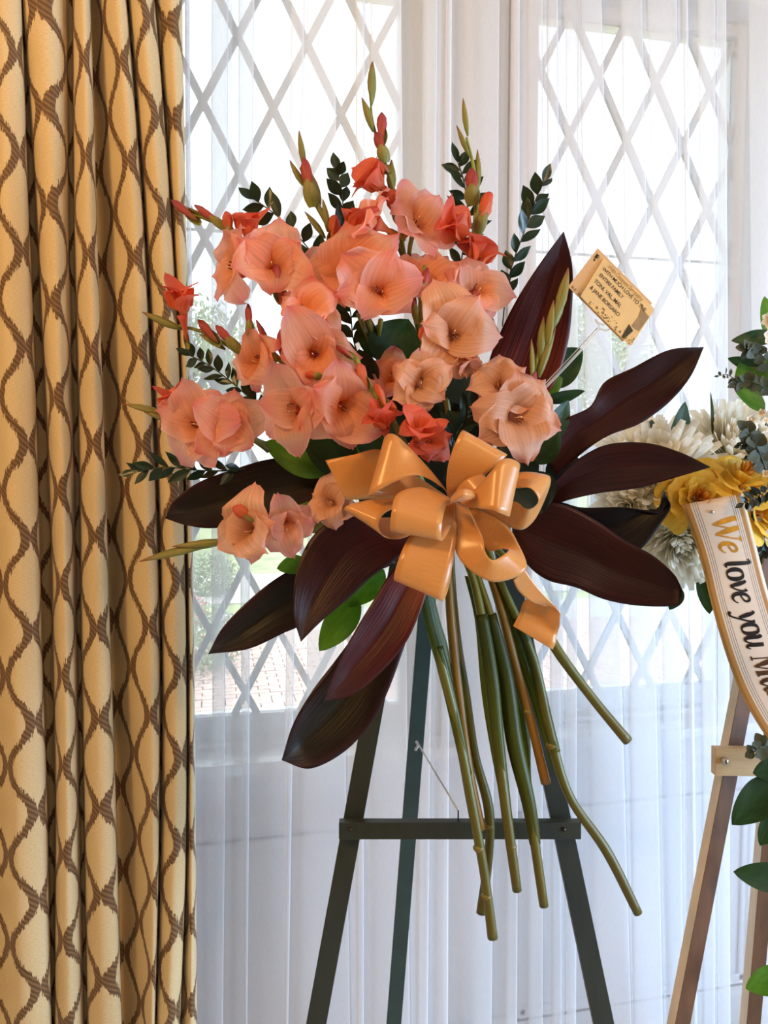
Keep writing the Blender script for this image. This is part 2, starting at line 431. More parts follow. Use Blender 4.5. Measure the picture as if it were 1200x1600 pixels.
# ---------------- patterned drape ----------------
def drape_material():
    m, nt, b, out = nodes('ikat_ogee_drape')
    L = nt.links.new
    def mth(op, a, b_=None, c=None):
        n = nd(nt, 'ShaderNodeMath', operation=op)
        for i, x in enumerate((a, b_, c)):
            if x is None: continue
            if isinstance(x, (int, float)): n.inputs[i].default_value = x
            else: L(x, n.inputs[i])
        return n.outputs[0]
    uv = nd(nt, 'ShaderNodeUVMap'); sp = nd(nt, 'ShaderNodeSeparateXYZ'); L(uv.outputs[0], sp.inputs[0])
    u, v = sp.outputs[0], sp.outputs[1]
    Wd, T, A, hw = .056, .1700, .0205, .0080
    # jagged warp threads: shift v by a per-thread noise
    uq = mth('MULTIPLY', mth('FLOOR', mth('MULTIPLY', u, 1/.0014)), 13.7)
    vs = mth('MULTIPLY', v, 22.0)
    cb = nd(nt, 'ShaderNodeCombineXYZ'); L(uq, cb.inputs[0]); L(vs, cb.inputs[1])
    n = nd(nt, 'ShaderNodeTexNoise'); n.inputs['Scale'].default_value = 1; n.inputs['Detail'].default_value = 2; L(cb.outputs[0], n.inputs[0])
    jag = mth('MULTIPLY_ADD', n.outputs[0], .034, -.017)
    vv = mth('ADD', v, jag)
    p = mth('MODULO', mth('ADD', u, 10*Wd*2), 2*Wd)
    c = mth('MULTIPLY', mth('COSINE', mth('MULTIPLY', vv, 2*pi/T)), A)
    d1 = mth('ABSOLUTE', mth('SUBTRACT', p, c))
    d2 = mth('ABSOLUTE', mth('SUBTRACT', mth('SUBTRACT', p, Wd), mth('MULTIPLY', c, -1)))
    d3 = mth('ABSOLUTE', mth('SUBTRACT', mth('SUBTRACT', p, 2*Wd), c))
    d = mth('MINIMUM', mth('MINIMUM', d1, d2), d3)
    mk_ = nd(nt, 'ShaderNodeMapRange'); mk_.inputs[1].default_value = hw-.0006; mk_.inputs[2].default_value = hw+.0006
    mk_.inputs[3].default_value = 1; mk_.inputs[4].default_value = 0; L(d, mk_.inputs[0])
    # linen weave
    mp = nd(nt, 'ShaderNodeMapping'); mp.inputs[3].default_value = (180, 1400, 1); L(uv.outputs[0], mp.inputs[0])
    n2 = nd(nt, 'ShaderNodeTexNoise'); n2.inputs['Scale'].default_value = 1; n2.inputs['Detail'].default_value = 3; L(mp.outputs[0], n2.inputs[0])
    r1 = ramp(nt, n2.outputs[0], [(.3, S((200, 174, 126))), (.7, S((226, 202, 154)))])
    mp2 = nd(nt, 'ShaderNodeMapping'); mp2.inputs[3].default_value = (300, 500, 1); L(uv.outputs[0], mp2.inputs[0])
    n3 = nd(nt, 'ShaderNodeTexNoise'); n3.inputs['Scale'].default_value = 1; L(mp2.outputs[0], n3.inputs[0])
    wv = nd(nt, 'ShaderNodeTexWave', bands_direction='DIAGONAL'); wv.inputs['Scale'].default_value = 60; wv.inputs['Distortion'].default_value = 1.5; L(uv.outputs[0], wv.inputs[0])
    r2 = ramp(nt, mth('MULTIPLY_ADD', wv.outputs[1], .5, mth('MULTIPLY', n3.outputs[0], .5)), [(.25, S((84, 58, 30))), (.8, S((134, 98, 56)))])
    mx = nd(nt, 'ShaderNodeMix', data_type='RGBA'); L(mk_.outputs[0], mx.inputs[0]); L(r1.outputs[0], mx.inputs[6]); L(r2.outputs[0], mx.inputs[7])
    L(mx.outputs[2], b.inputs['Base Color'])
    b.inputs['Roughness'].default_value = .62; b.inputs['Sheen Weight'].default_value = .25; b.inputs['Sheen Roughness'].default_value = .4
    h = mth('ADD', mth('MULTIPLY', mk_.outputs[0], 1.2), mth('ADD', mth('MULTIPLY', n2.outputs[0], .6), mth('MULTIPLY', mth('MULTIPLY', wv.outputs[1], mk_.outputs[0]), .6)))
    bp = nd(nt, 'ShaderNodeBump'); bp.inputs['Strength'].default_value = .45; bp.inputs['Distance'].default_value = .0008; L(h, bp.inputs['Height']); L(bp.outputs[0], b.inputs['Normal'])
    return m
M_drape = drape_material()
# folds: x in the picture at top / middle / bottom, metres behind (+) or before (-) the drape plane
folds = [(-330,-300,-280,.02), (-250,-230,-210,-.05), (-180,-160,-140,.03), (-120,-105,-85,-.05), (-60,-45,-30,-.045), (-28,-14,0,.0), (0,18,34,-.052), (26,50,70,-.04),
 (32,59,80,-.005), (31,60,81,.05), (38,76,87,.055), (37,81,86,.0), (48,88,93,-.035), (72,100,108,-.05), (94,110,124,-.02),
 (103,116,130,.035), (112,124,137,.04), (117,128,140,-.02), (128,146,160,-.055), (136,160,184,-.045), (140,165,190,.0),
 (139,166,191,.07), (150,180,205,.06), (163,200,224,.0), (182,226,236,-.05), (194,240,240,-.04), (198,243,242,.0), (197,244,243,.035), (203,249,247,.03),
 (206,252,248,-.02), (222,268,263,-.055), (236,284,278,-.035), (241,287,282,.0), (240,286,281,.04), (246,290,284,.03), (252,292,290,-.005), (268,294,298,-.03), (280,297,305,-.01), (284,298,307,.03), (276,290,300,.07)]
DY = -.38
rows = []
for k in range(3):
    rows.append([])
for f in folds:
    for k, py in enumerate((0, 800, 1600)):
        p = onY(f[k], py, DY); amp = (.62, .72, .78)[k]
        r = (p-CAM); r.normalize(); q = p + Vector((r.x, r.y, 0))*f[3]*amp
        rows[k].append(Vector((q.x, q.y, p.z)))
ncol = 420
def lin_extra(rowsx, z):  # quadratic interpolation in height through three rows
    z0, z1, z2 = (sum(p.z for p in r)/len(r) for r in rowsx)
    l0 = (z-z1)*(z-z2)/((z0-z1)*(z0-z2)); l1 = (z-z0)*(z-z2)/((z1-z0)*(z1-z2)); l2 = (z-z0)*(z-z1)/((z2-z0)*(z2-z1))
    return l0, l1, l2
cols3 = [cr(r, ncol) for r in rows]
ulen = [0]
for i in range(1, ncol):
    a, b_ = cols3[1][i-1], cols3[1][i]; ulen.append(ulen[-1]+math.hypot(b_.x-a.x, b_.y-a.y))
verts = []; uvs = []; nz = 90
for j in range(nz):
    z = .015+(2.98-.015)*j/(nz-1)
    zc = min(max(z, .45), 2.75)
    l = lin_extra(rows, zc)
    for i in range(ncol):
        x = sum(l[k]*cols3[k][i].x for k in range(3)); y = sum(l[k]*cols3[k][i].y for k in range(3))
        wob = noise.noise(Vector((ulen[i]*7, z*2.2, 3)))*.006+noise.noise(Vector((ulen[i]*20, z*5, 9)))*.0018
        verts.append((x+wob*.3, y+wob, z)); uvs.append((ulen[i]+.012, z+.02))
o = mk('patterned_curtain', verts, grid_faces(nz, ncol), M_drape, uvs=uvs); 
s = o.modifiers.new('s', 'SOLIDIFY'); s.thickness = .0012; s.offset = 1
tag(o, 'heavy gold drape woven with brown ogee trellis, hanging in deep folds', 'curtain')
m = MB()
# curtain rod with rings, above the picture
rod = thing('curtain_rod', 'curtain rod high above the drape and sheers', 'curtain rod', (.5, -.3, 3.0))
tube('pole', [Vector((-1.3, -.38, 3.0)), Vector((2.9, -.38, 3.0))], [.014], M_trim, rod, ns=12)
for x in (-1.25, 2.85): tube('bracket', [Vector((x, -.38, 3.0)), Vector((x, 0, 3.0))], [.008], M_trim, rod)

# ---------------- sheers ----------------
M_sheer, nt, b, out = nodes('white_voile')
L = nt.links.new
di = nd(nt, 'ShaderNodeBsdfDiffuse'); di.inputs[0].default_value = (.97, .97, .98, 1)
tl = nd(nt, 'ShaderNodeBsdfTranslucent'); tl.inputs[0].default_value = (.95, .96, .98, 1)
tp = nd(nt, 'ShaderNodeBsdfTransparent')
m1 = nd(nt, 'ShaderNodeMixShader', i0=.45); L(di.outputs[0], m1.inputs[1]); L(tl.outputs[0], m1.inputs[2])
lw = nd(nt, 'ShaderNodeLayerWeight', i0=.5)
# coverage of the threads: 1-(1-c)^(1/cos): denser where the cloth turns away
cs = nd(nt, 'ShaderNodeMath', operation='SUBTRACT', i0=1.0); L(lw.outputs['Facing'], cs.inputs[1])
mxx = nd(nt, 'ShaderNodeMath', operation='MAXIMUM', i1=.3); L(cs.outputs[0], mxx.inputs[0])
dv = nd(nt, 'ShaderNodeMath', operation='DIVIDE', i0=1.0); L(mxx.outputs[0], dv.inputs[1])
pw = nd(nt, 'ShaderNodeMath', operation='POWER', i0=.64); L(dv.outputs[0], pw.inputs[1])
cov = nd(nt, 'ShaderNodeMath', operation='SUBTRACT', i0=1.0); L(pw.outputs[0], cov.inputs[1])
# fine irregular weave
uvn = nd(nt, 'ShaderNodeUVMap'); mp = nd(nt, 'ShaderNodeMapping'); mp.inputs[3].default_value = (420, 60, 1); L(uvn.outputs[0], mp.inputs[0])
nz_ = nd(nt, 'ShaderNodeTexNoise'); nz_.inputs['Scale'].default_value = 1; L(mp.outputs[0], nz_.inputs[0])
mr = nd(nt, 'ShaderNodeMapRange'); mr.inputs[3].default_value = .92; mr.inputs[4].default_value = 1.08; L(nz_.outputs[0], mr.inputs[0])
mu = nd(nt, 'ShaderNodeMath', operation='MULTIPLY', use_clamp=True); L(cov.outputs[0], mu.inputs[0]); L(mr.outputs[0], mu.inputs[1])
m2 = nd(nt, 'ShaderNodeMixShader'); L(mu.outputs[0], m2.inputs[0]); L(tp.outputs[0], m2.inputs[1]); L(m1.outputs[0], m2.inputs[2]); L(m2.outputs[0], out.inputs[0])
SY = -.2
strips = [(180,200,180,200),(240,262,240,260),(290,297,300,307),(333,360,331,347), (373,399,379,385), (455,476,441,449), (480,520,482,546), (556,570,556,568), (580,626,588,640), (662,684,650,668), (697,706,686,700), (750,780,738,768),
 (800,812,790,808), (824,848,826,848), (854,872,862,878), (884,904,886,900), (906,940,930,985), (972,1004,990,1034), (1014,1058,1046,1066), (1068,1076,1080,1088), (1092,1118,1097,1116), (1122,1136,1122,1140), (1172,1204,1182,1212), (1240,1262,1240,1262), (1300,1330,1300,1330), (1380,1400,1380,1400), (1450,1480,1450,1480)]
def sheer_row(k):
    py = 0 if k == 0 else 1600
    pts = []   # (x, y)
    prev = None
    def add(px, dy):
        q = onY(px, py, SY+dy); pts.append(Vector((q.x, q.y, q.z)))
    add(150, 0)
    lastb = 150
    for i, s in enumerate(strips):
        a, b_ = (s[0], s[1]) if k == 0 else (s[2], s[3])
        rr = random.Random(i*17); d = .018+.012*rr.random()
        add((lastb+a)/2, -.012*rr.random()-.004)       # soft bay between folds
        add(a+1, -d*.8); add((a+b_)/2, -d*.9); add(b_-1.5, -d*.8); add(b_, -d*.4)
        add(b_-2, -d*.05); add((a+b_)/2, 0); add(a+2, d*.05); add(a, d*.35); add(a+1.5, d*.7); add((a+b_)/2, d*.65); add(b_-1, d*.45)
        lastb = b_
    add(lastb+60, 0)
    return pts
r0, r1 = sheer_row(0), sheer_row(1)
ncs = len(r0)*5
c0, c1 = cr(r0, ncs), cr(r1, ncs)
zt, zb = sum(p.z for p in r0)/len(r0), sum(p.z for p in r1)/len(r1)
ul = [0]
for i in range(1, ncs): ul.append(ul[-1]+math.hypot(c1[i].x-c1[i-1].x, c1[i].y-c1[i-1].y))
verts = []; uvs = []; nz = 44
for j in range(nz):
    z = .01+2.97*j/(nz-1); f = (z-zb)/(zt-zb)
    for i in range(ncs):
        fi = f
        p = c1[i].lerp(c0[i], fi)
        wob = noise.noise(Vector((ul[i]*2.5, z*1.3, 5)))*.008
        verts.append((p.x+wob*.5, p.y+wob, z)); uvs.append((ul[i], z))
o = mk('sheer_curtain', verts, grid_faces(nz, ncs), M_sheer, uvs=uvs)
tag(o, 'white sheer voile curtain hanging in loose folds across both lattice windows', 'curtain')
# ---------------- green easel ----------------
M_easel = simple('dark_green_painted_wood', S((38, 44, 36)), .55, .12, 25, .2, stretch=(3, 3, .5))
M_teal = simple('blue_green_painted_wood', S((40, 62, 60)), .5, .15, 25, .2)
M_screw = simple('dark_metal_screw', S((70, 62, 50)), .4, .1, 50, metal=.8)
M_wire = simple('pale_wire', S((205, 205, 205)), .35, .05, 50, metal=.3)
def down(px0, py0, d0, px1, py1, d1, z=0.0):
    a, b = P(px0, py0, d0), P(px1, py1, d1); t = (z-a.z)/(b.z-a.z); return a.lerp(b, t)
ez = thing('floral_easel', 'dark green wooden easel holding up the gladiolus spray', 'easel', P(705, 1290, 1.32)*1.0)
AP = P(703, 505, 1.37)
beam('leg', AP+rgt*-.012, down(590, 1100, 1.345, 497, 1600, 1.32, .012), .034, .02, M_easel, ez)
beam('leg', AP+rgt*.012, down(790, 900, 1.35, 940, 1600, 1.32, .012), .034, .02, M_easel, ez)
bl = beam('leg', AP+fwd*.035, down(657, 980, 1.44, 613, 1600, 1.585, .012), .03, .02, M_teal, ez); bl['label'] = 'blue-green rear leg'
cbd = 1.305
cb = beam('crossbar', P(530, 1295, cbd), P(906, 1295, cbd), .0285, .02, M_easel, ez, side=upv)
for px in (548, 881):
    v, f, uv = tube_data([P(px, 1296, cbd-.0125), P(px, 1296, cbd-.009)], [.0035], 10, 3)
    mk('screw', v, f, M_screw, cb)
MBh = MB()
hk = tube('hook', [P(716, 1282, cbd), P(716, 1266, cbd)], [.0014], M_screw, ez, ns=6)
tube('stay_wire', [P(716, 1266, cbd), P(684, 1213, 1.37), P(652, 1160, 1.468)], [.0018], M_wire, ez, ns=6)
tube('eyelet', [P(650, 1158, 1.475), P(653, 1164, 1.472), P(649, 1172, 1.475)], [.003], M_wire, ez, ns=6)

# ---------------- plant materials ----------------
M_ti = thin('maroon_ti_leaf', [(0, S((38, 10, 9))), (.5, S((50, 13, 12))), (1, S((62, 18, 16)))], .10, (1, .4, .35, 1), .36, 46, .45, 1.2, .6, .28)
M_tig = thin('bronze_green_ti_leaf', [(0, S((24, 14, 6))), (.5, S((32, 26, 9))), (1, S((42, 18, 10)))], .10, (1, .9, .4, 1), .34, 46, .45, 1.2, .6, .3, side=(S((46, 10, 9)), 3))
M_tired = thin('red_brown_ti_leaf', [(0, S((52, 12, 10))), (.5, S((80, 20, 16))), (.8, S((124, 44, 30))), (1, S((84, 24, 20)))], .14, (1, .5, .35, 1), .36, 46, .5, 1.2, .6, .28)
M_tidark = thin('near_black_ti_leaf', [(0, S((12, 7, 7))), (1, S((22, 9, 10)))], .03, None, .38, 40, .3, 1.2, .4, .25)
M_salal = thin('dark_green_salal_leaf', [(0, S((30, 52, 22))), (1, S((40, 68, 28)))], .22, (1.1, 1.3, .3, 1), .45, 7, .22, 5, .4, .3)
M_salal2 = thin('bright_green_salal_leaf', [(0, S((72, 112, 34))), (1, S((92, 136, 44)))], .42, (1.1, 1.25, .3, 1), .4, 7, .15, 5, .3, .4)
M_salal0 = thin('shaded_salal_leaf', [(0, S((18, 30, 17))), (1, S((27, 42, 22)))], .06, (1, 1, .5, 1), .5, 7, .2, 5, .4, .3)  # darkest salal green, with the shade inside the sprays put into the colour
M_rusc = thin('ruscus_leaf', [(0, S((22, 40, 22))), (1, S((34, 56, 30)))], .15, (1, 1.2, .4, 1), .3, 8, .15, 3, .2, .5)
M_stem = thin('gladiolus_stem_skin', [(0, S((140, 146, 60))), (.35, S((124, 128, 46))), (.6, S((94, 98, 20))), (1, S((92, 82, 14)))], .0, None, .42, 30, .18, 14, .25, .5)
M_stemt = thin('brown_gladiolus_stem_skin', [(0, S((128, 130, 56))), (.5, S((116, 98, 26))), (1, S((150, 104, 30)))], .0, None, .42, 30, .18, 14, .25, .5)
M_blade = thin('gladiolus_leaf_blade', [(0, S((56, 72, 16))), (.6, S((78, 88, 18))), (1, S((92, 92, 22)))], .3, (1.1, 1.2, .4, 1), .4, 22, .3, .6, .4, .4)
M_spathe = thin('green_bud_sheath', [(0, S((134, 140, 66))), (.7, S((150, 138, 72))), (1, S((146, 88, 66)))], .2, None, .45, 16, .15, 1.5, .2, .4)
pink = [(0, S((250, 206, 110))), (.22, S((252, 178, 98))), (.5, S((253, 182, 134))), (.82, S((254, 196, 168))), (1, S((246, 140, 136)))]
M_pink = thin('salmon_pink_petal', pink, .6, None, .5, 30, .16, 1.4, .25, .3, side=(S((255, 196, 180)), 4))
M_pink2 = thin('blush_pink_petal', [(0, S((250, 204, 120))), (.28, S((253, 184, 124))), (.62, S((254, 203, 174))), (1, S((248, 166, 164)))], .62, None, .5, 30, .16, 1.4, .25, .3, side=(S((255, 212, 200)), 3))
M_dusk = thin('dusky_peach_petal', [(0, S((214, 150, 92))), (.4, S((232, 168, 124))), (.8, S((242, 190, 160))), (1, S((238, 168, 150)))], .38, None, .55, 30, .18, 1.4, .3, .3)
M_coral = thin('coral_petal', [(0, S((232, 138, 80))), (.5, S((240, 126, 86))), (1, S((232, 108, 92)))], .4, None, .45, 20, .14, 1.4, .3, .35)
M_budc = thin('rose_red_bud', [(0, S((150, 120, 80))), (.35, S((190, 84, 76))), (1, S((150, 56, 66)))], .2, None, .45, 18, .2, 2, .4, .35)
M_stam = simple('stamen', S((120, 60, 40)), .5, .2, 90)
M_style = simple('pale_style', S((246, 214, 170)), .5, .05, 90)

# ---------------- gladiolus florets: unit petals around +Z ----------------
def petal_mesh(name, mat, kind, seed, inner):
    rr = random.Random(seed); nu, nv = 15, 11; v = []; uv = []
    ph = [rr.uniform(0, 6.28) for _ in range(4)]; ruf = rr.uniform(1.0, 1.9)
    point = rr.uniform(.4, 1.5); curl = rr.uniform(-.45, .25); bend = rr.uniform(-.2, .2); refl = rr.uniform(-.12, .12)
    for i in range(nu):
        s = i/(nu-1)
        if kind == 'open':
            prof = [(0, .05), (.15, .36), (.40, .64), (.80, .74), (1.14, .64-.12*refl*5)]
            wd = 1.28 if not inner else 1.12
        elif kind == 'half':
            prof = [(0, .06), (.12, .4), (.26, .8), (.48, 1.12), (.80, 1.3+refl)]
            wd = 1.05; ruf *= .6
        else:
            prof = [(0, .05), (.10, .4), (.17, .8), (.17, 1.2), (.10, 1.6)]
            wd = .46
        q = cr([(a, b, 0) for a, b in prof], 41)[int(round(s*40))]
        r0_, z0_ = q.x, q.y
        if inner: r0_ *= .9; z0_ += .03
        w_ = wd*.60*(sin(pi*min(1, s**.85*.93+.03))**.62)*(1 if s < .97 else .55)
        w_ = max(w_, .02)
        if s < .35: w_ = min(w_, max(r0_*1.15, .06))
        for j in range(nv):
            t = j/(nv-1)*2-1
            th = t*w_/max(r0_, .25)*.78
            cupd = .22*(1-s)*t*t*w_
            x = r0_*cos(th)*.55+r0_*.45-(.10*t*t*w_*s); y = r0_*sin(th)*.55+t*w_*.5
            z = z0_+cupd
            e = abs(t)**1.6
            z += ruf*(.10*s**1.5*e*sin(5.5*s*3+ph[0]+(2.4 if t > 0 else 0))+.06*s*s*e*sin(17*s+ph[1]*(1 if t > 0 else 2)))
            z += .05*s*(1-abs(t))**3*(-1 if not inner else 1)     # midrib
            y += bend*s*s; x += .03*ruf*e*sin(13*s+ph[2])*s
            x += .10*max(0, s-.8)*5*(1-abs(t))**2*point; z += curl*max(0, s-.55)**2*3
            v.append(Vector((x, y, z))); uv.append(((t+1)/2, s))
    return mesh(name, v, grid_faces(nu, nv), mat, uv)
PM = {}
def petals_for(mat, kind):
    k = (mat.name, kind)
    if k not in PM: PM[k] = [[petal_mesh('petal', mat, kind, 11*i+7+len(PM), inn) for i in range(5)] for inn in (False, True)]
    return PM[k]
def frame_from(axis, roll=0.0):
    z = axis.normalized(); x = (upv-z*upv.dot(z))
    if x.length < .05: x = rgt-z*rgt.dot(z)
    x.normalize(); y = z.cross(x)
    M = Matrix((x, y, z)).transposed().to_4x4()
    return M @ Matrix.Rotation(roll, 4, 'Z')
def lathe_mesh(name, prof, mat, ns=10, twist=0, ridge=0, squash=1, mats=None, curve=0):
    v = []; uv = []
    n = len(prof)
    for i, (r, z) in enumerate(prof):
        for k in range(ns):
            a = 2*pi*k/ns+twist*i/n; rr_ = r*(1+ridge*cos(3*a*1.0-twist*i/n*2))
            v.append(Vector((rr_*cos(a)+curve*z*z, rr_*sin(a)*squash, z))); uv.append((k/ns, i/(n-1)))
    f = grid_faces(n, ns, True)+[tuple(range(ns-1, -1, -1)), tuple(range((n-1)*ns, n*ns))]
    return mesh(name, v, f, mat, uv)
ME_tube = lathe_mesh('perianth_tube', [(.05, -.45), (.07, -.2), (.09, 0), (.16, .22), (.27, .42)], M_pink, 10)
ME_tubec = lathe_mesh('perianth_tube', [(.06, -.45), (.07, -.2), (.09, 0), (.15, .22), (.2, .4)], M_coral, 10)
ME_tubed = lathe_mesh('perianth_tube', [(.05, -.45), (.07, -.2), (.09, 0), (.16, .22), (.27, .42)], M_dusk, 10)
def strands(name, mat, items):
    V, Fc = [], []
    for pts, rad in items:
        v, f, _ = tube_data([Vector(p) for p in pts], rad, 6, 8); o_ = len(V); V += v; Fc += [tuple(i+o_ for i in q) for q in f]
    return mesh(name, V, Fc, mat)
ME_stam = strands('stamen', M_stam, [([(.02*cos(a), .02*sin(a), .1), (.10*cos(a)+.04, .10*sin(a), .5), (.12*cos(a)+.07, .12*sin(a), .78)], [.010, .010, .026]) for a in (0, .8, 1.6)])
ME_sty = strands('style', M_style, [([(0, 0, .1), (-.04, 0, .55), (-.02, .02, .9)], [.012, .012, .016])])
def sheath_mesh(seed):
    rr = random.Random(seed); v = []; uv = []; nu, nv = 10, 7
    for i in range(nu):
        s = i/(nu-1); w_ = .5*sin(pi*min(1, s*.9+.1))**.7*(1-.2*s)
        for j in range(nv):
            t = j/(nv-1)*2-1; a = t*1.5
            v.append(Vector((.17*sin(pi*(s*.8+.1))*cos(a)+.02+.1*s*s, w_*.32*sin(a), s*1.0))); uv.append(((t+1)/2, s))
    return mesh('sheath', v, grid_faces(nu, nv), M_spathe, uv)
ME_sh = [sheath_mesh(i) for i in range(2)]
ME_bud = {
 'green': lathe_mesh('bud', [(.04, 0), (.10, .18), (.13, .4), (.11, .65), (.06, .85), (.012, 1.0)], M_spathe, 10, .6, .10, .75, curve=.08),
 'rose': lathe_mesh('bud', [(.05, 0), (.09, .15), (.12, .4), (.15, .6), (.14, .78), (.09, .9), (.03, 1.0)], M_budc, 12, 2.2, .22, .85, curve=.05),
 'coral': lathe_mesh('bud', [(.05, 0), (.09, .15), (.13, .4), (.18, .62), (.17, .8), (.12, .92), (.05, 1.0)], M_coral, 12, 2.6, .28, .85, curve=.06),
}
Z1 = Matrix.Identity(4)
def axis_of(ax, ay, az):
    """picture direction: ax right, ay up, az towards the camera"""
    return (rgt*ax+upv*ay-fwd*az).normalized()
def floret(parent, px, py, d, Rpx, ax, ay, az, kind='open', mat=None, roll=0, seed=0, name='bloom'):
    mat = mat or M_pink
    s = Rpx/F*d
    A = axis_of(ax, ay, az); M0 = frame_from(A, math.radians(roll))
    c = P(px, py, d)-A*s*.62
    _r = random.Random(seed*7+1); M = Matrix.Translation(c) @ M0 @ Matrix.Diagonal((s*_r.uniform(.95, 1.15), s*_r.uniform(.92, 1.08), s, 1))
    tubeme = ME_tubec if mat is M_coral else (ME_tubed if mat is M_dusk else ME_tube)
    b = put(name, tubeme, parent, M)
    pm = petals_for(mat, kind); rr = random.Random(seed*31+5)
    for k in range(6):
        inn = k % 2
        sc_ = rr.uniform(.92, 1.2)*(1.06 if k == 0 else 1)
        tilt = rr.uniform(-.34, .18)
        Mk = M @ Matrix.Rotation(k*pi/3+rr.uniform(-.12, .12), 4, 'Z') @ Matrix.Rotation(tilt, 4, 'Y') @ Matrix.Scale(sc_, 4)
        put('petal', pm[inn][rr.randrange(5)], b, Mk)
    if kind != 'shut':
        put('stamen', ME_stam, b, M @ Matrix.Rotation(rr.uniform(0, 6), 4, 'Z')); put('style', ME_sty, b, M)
    put('sheath', ME_sh[seed % 2], b, M @ Matrix.Translation((-.05, 0, -.75)) @ Matrix.Scale(.75, 4))
    return b
def bud(parent, px0, py0, px1, py1, d, kind='green', wid=1.0, dd=0, sheath=True):
    a, b = P(px0, py0, d), P(px1, py1, d+dd); A = b-a; L_ = A.length
    M = Matrix.Translation(a) @ frame_from(A, (px0*7+py0) % 6) @ Matrix.Diagonal((L_*wid, L_*wid, L_, 1))
    o = put('bud', ME_bud[kind], parent, M)
    if sheath and kind != 'green':
        put('sheath', ME_sh[int(px0) % 2], o, M @ Matrix.Translation((-.10, 0, -.12)) @ Matrix.Diagonal((1.1, 1.3, .75, 1)))
    return o
HUBD = 1.24
def glad(label, path, radii, cut=None, mat=None, group='gladiolus spikes in the spray'):
    t = thing('gladiolus', label, 'gladiolus', P(*path[-1]), group)
    pts = PL(path)
    if cut: pts = pts+PL(cut)
    n = len(pts)
    rad = [v[0] for v in cr([(r, 0, 0) for r in radii], n-(len(cut) if cut else 0))]
    if cut: rad += [.0074+.0009*(i % 2) for i in range(len(cut))]
    tube('stem', pts, [max(.0012, r) for r in rad], mat or M_stem, t, ns=8, n=n*7)
    return t
P_ = M_pink; P2 = M_pink2; CO = M_coral; DU = M_dusk
# 1 tall centre spike
g = glad('tallest gladiolus spike, rising at the centre with a pink bloom to its right', [(579, 140, 1.22), (582, 190, 1.22), (600, 250, 1.22), (618, 310, 1.22), (628, 380, 1.22), (637, 430, 1.22), (655, 520, 1.24), (690, 680, 1.27), (703, 800, 1.27), (706, 900, 1.26)], [.0012, .0022, .003, .0036, .004, .0045, .005, .0055, .006, .006], [(714, 1000, 1.25), (726, 1080, 1.24), (742, 1180, 1.235), (763, 1260, 1.235), (764, 1330, 1.235), (752, 1427, 1.235)])
bud(g, 580, 165, 585, 98, 1.22, 'green', .8); bud(g, 578, 148, 578, 97, 1.215, 'green', .75); bud(g, 583, 205, 567, 150, 1.21, 'green', 1.0)
bud(g, 598, 225, 595, 175, 1.21, 'rose', 1.1); bud(g, 603, 248, 586, 208, 1.21, 'rose', 1.3); bud(g, 608, 270, 582, 248, 1.205, 'rose', 1.6); bud(g, 612, 300, 607, 250, 1.23, 'green', 1.2)
floret(g, 590, 290, 1.19, 44, -.75, .55, .35, 'half', CO, 20, 1); bud(g, 632, 345, 606, 300, 1.19, 'coral', 1.5)
floret(g, 580, 345, 1.16, 46, -.85, .35, .35, 'open', P_, 0, 2); floret(g, 650, 345, 1.18, 47, .35, .25, .8, 'open', P2, 20, 3)
bud(g, 640, 350, 632, 318, 1.19, 'coral', 1.4)
tube('flower_stalk', PL([(604, 358, 1.205), (620, 380, 1.21), (636, 420, 1.22)]), [.004, .003], M_stem, g); tube('flower_stalk', PL([(645, 365, 1.19), (640, 390, 1.2), (638, 425, 1.22)]), [.004, .003], M_stem, g)
# 2 left of centre
g = glad('gladiolus spike leaning left with two large open pink blooms facing the room', [(470, 262, 1.2), (490, 310, 1.2), (515, 355, 1.2), (540, 410, 1.21), (565, 480, 1.23), (592, 530, 1.24), (640, 640, 1.27), (690, 790, 1.28), (700, 890, 1.25)], [.0025, .004, .005, .005, .005, .005, .0055, .006, .006], [(704, 960, 1.24), (714, 1060, 1.23), (724, 1140, 1.225), (735, 1220, 1.22), (752, 1296, 1.22)], M_stemt)
bud(g, 476, 262, 464, 205, 1.2, 'green', .7); bud(g, 476, 292, 450, 252, 1.195, 'green', .8); bud(g, 488, 315, 474, 248, 1.19, 'rose', .9); bud(g, 500, 320, 487, 268, 1.205, 'green', 1.0)
bud(g, 512, 362, 507, 312, 1.19, 'green', .9); bud(g, 508, 372, 478, 330, 1.2, 'green', .9); bud(g, 520, 385, 524, 335, 1.185, 'coral', 1.2); 
floret(g, 555, 365, 1.17, 46, .25, .8, .3, 'half', CO, 0, 4)
floret(g, 545, 425, 1.155, 68, -.2, .1, .95, 'open', P_, 15, 5); floret(g, 596, 455, 1.13, 58, .12, -.15, .95, 'open', P2, 40, 6)
for a, b_ in (((575, 500), (586, 530)), ((595, 500), (590, 535)), ((560, 490), (580, 540))): tube('flower_stalk', PL([(a[0], a[1], 1.18), (b_[0], b_[1], 1.22)]), [.004, .0035], M_stem, g)
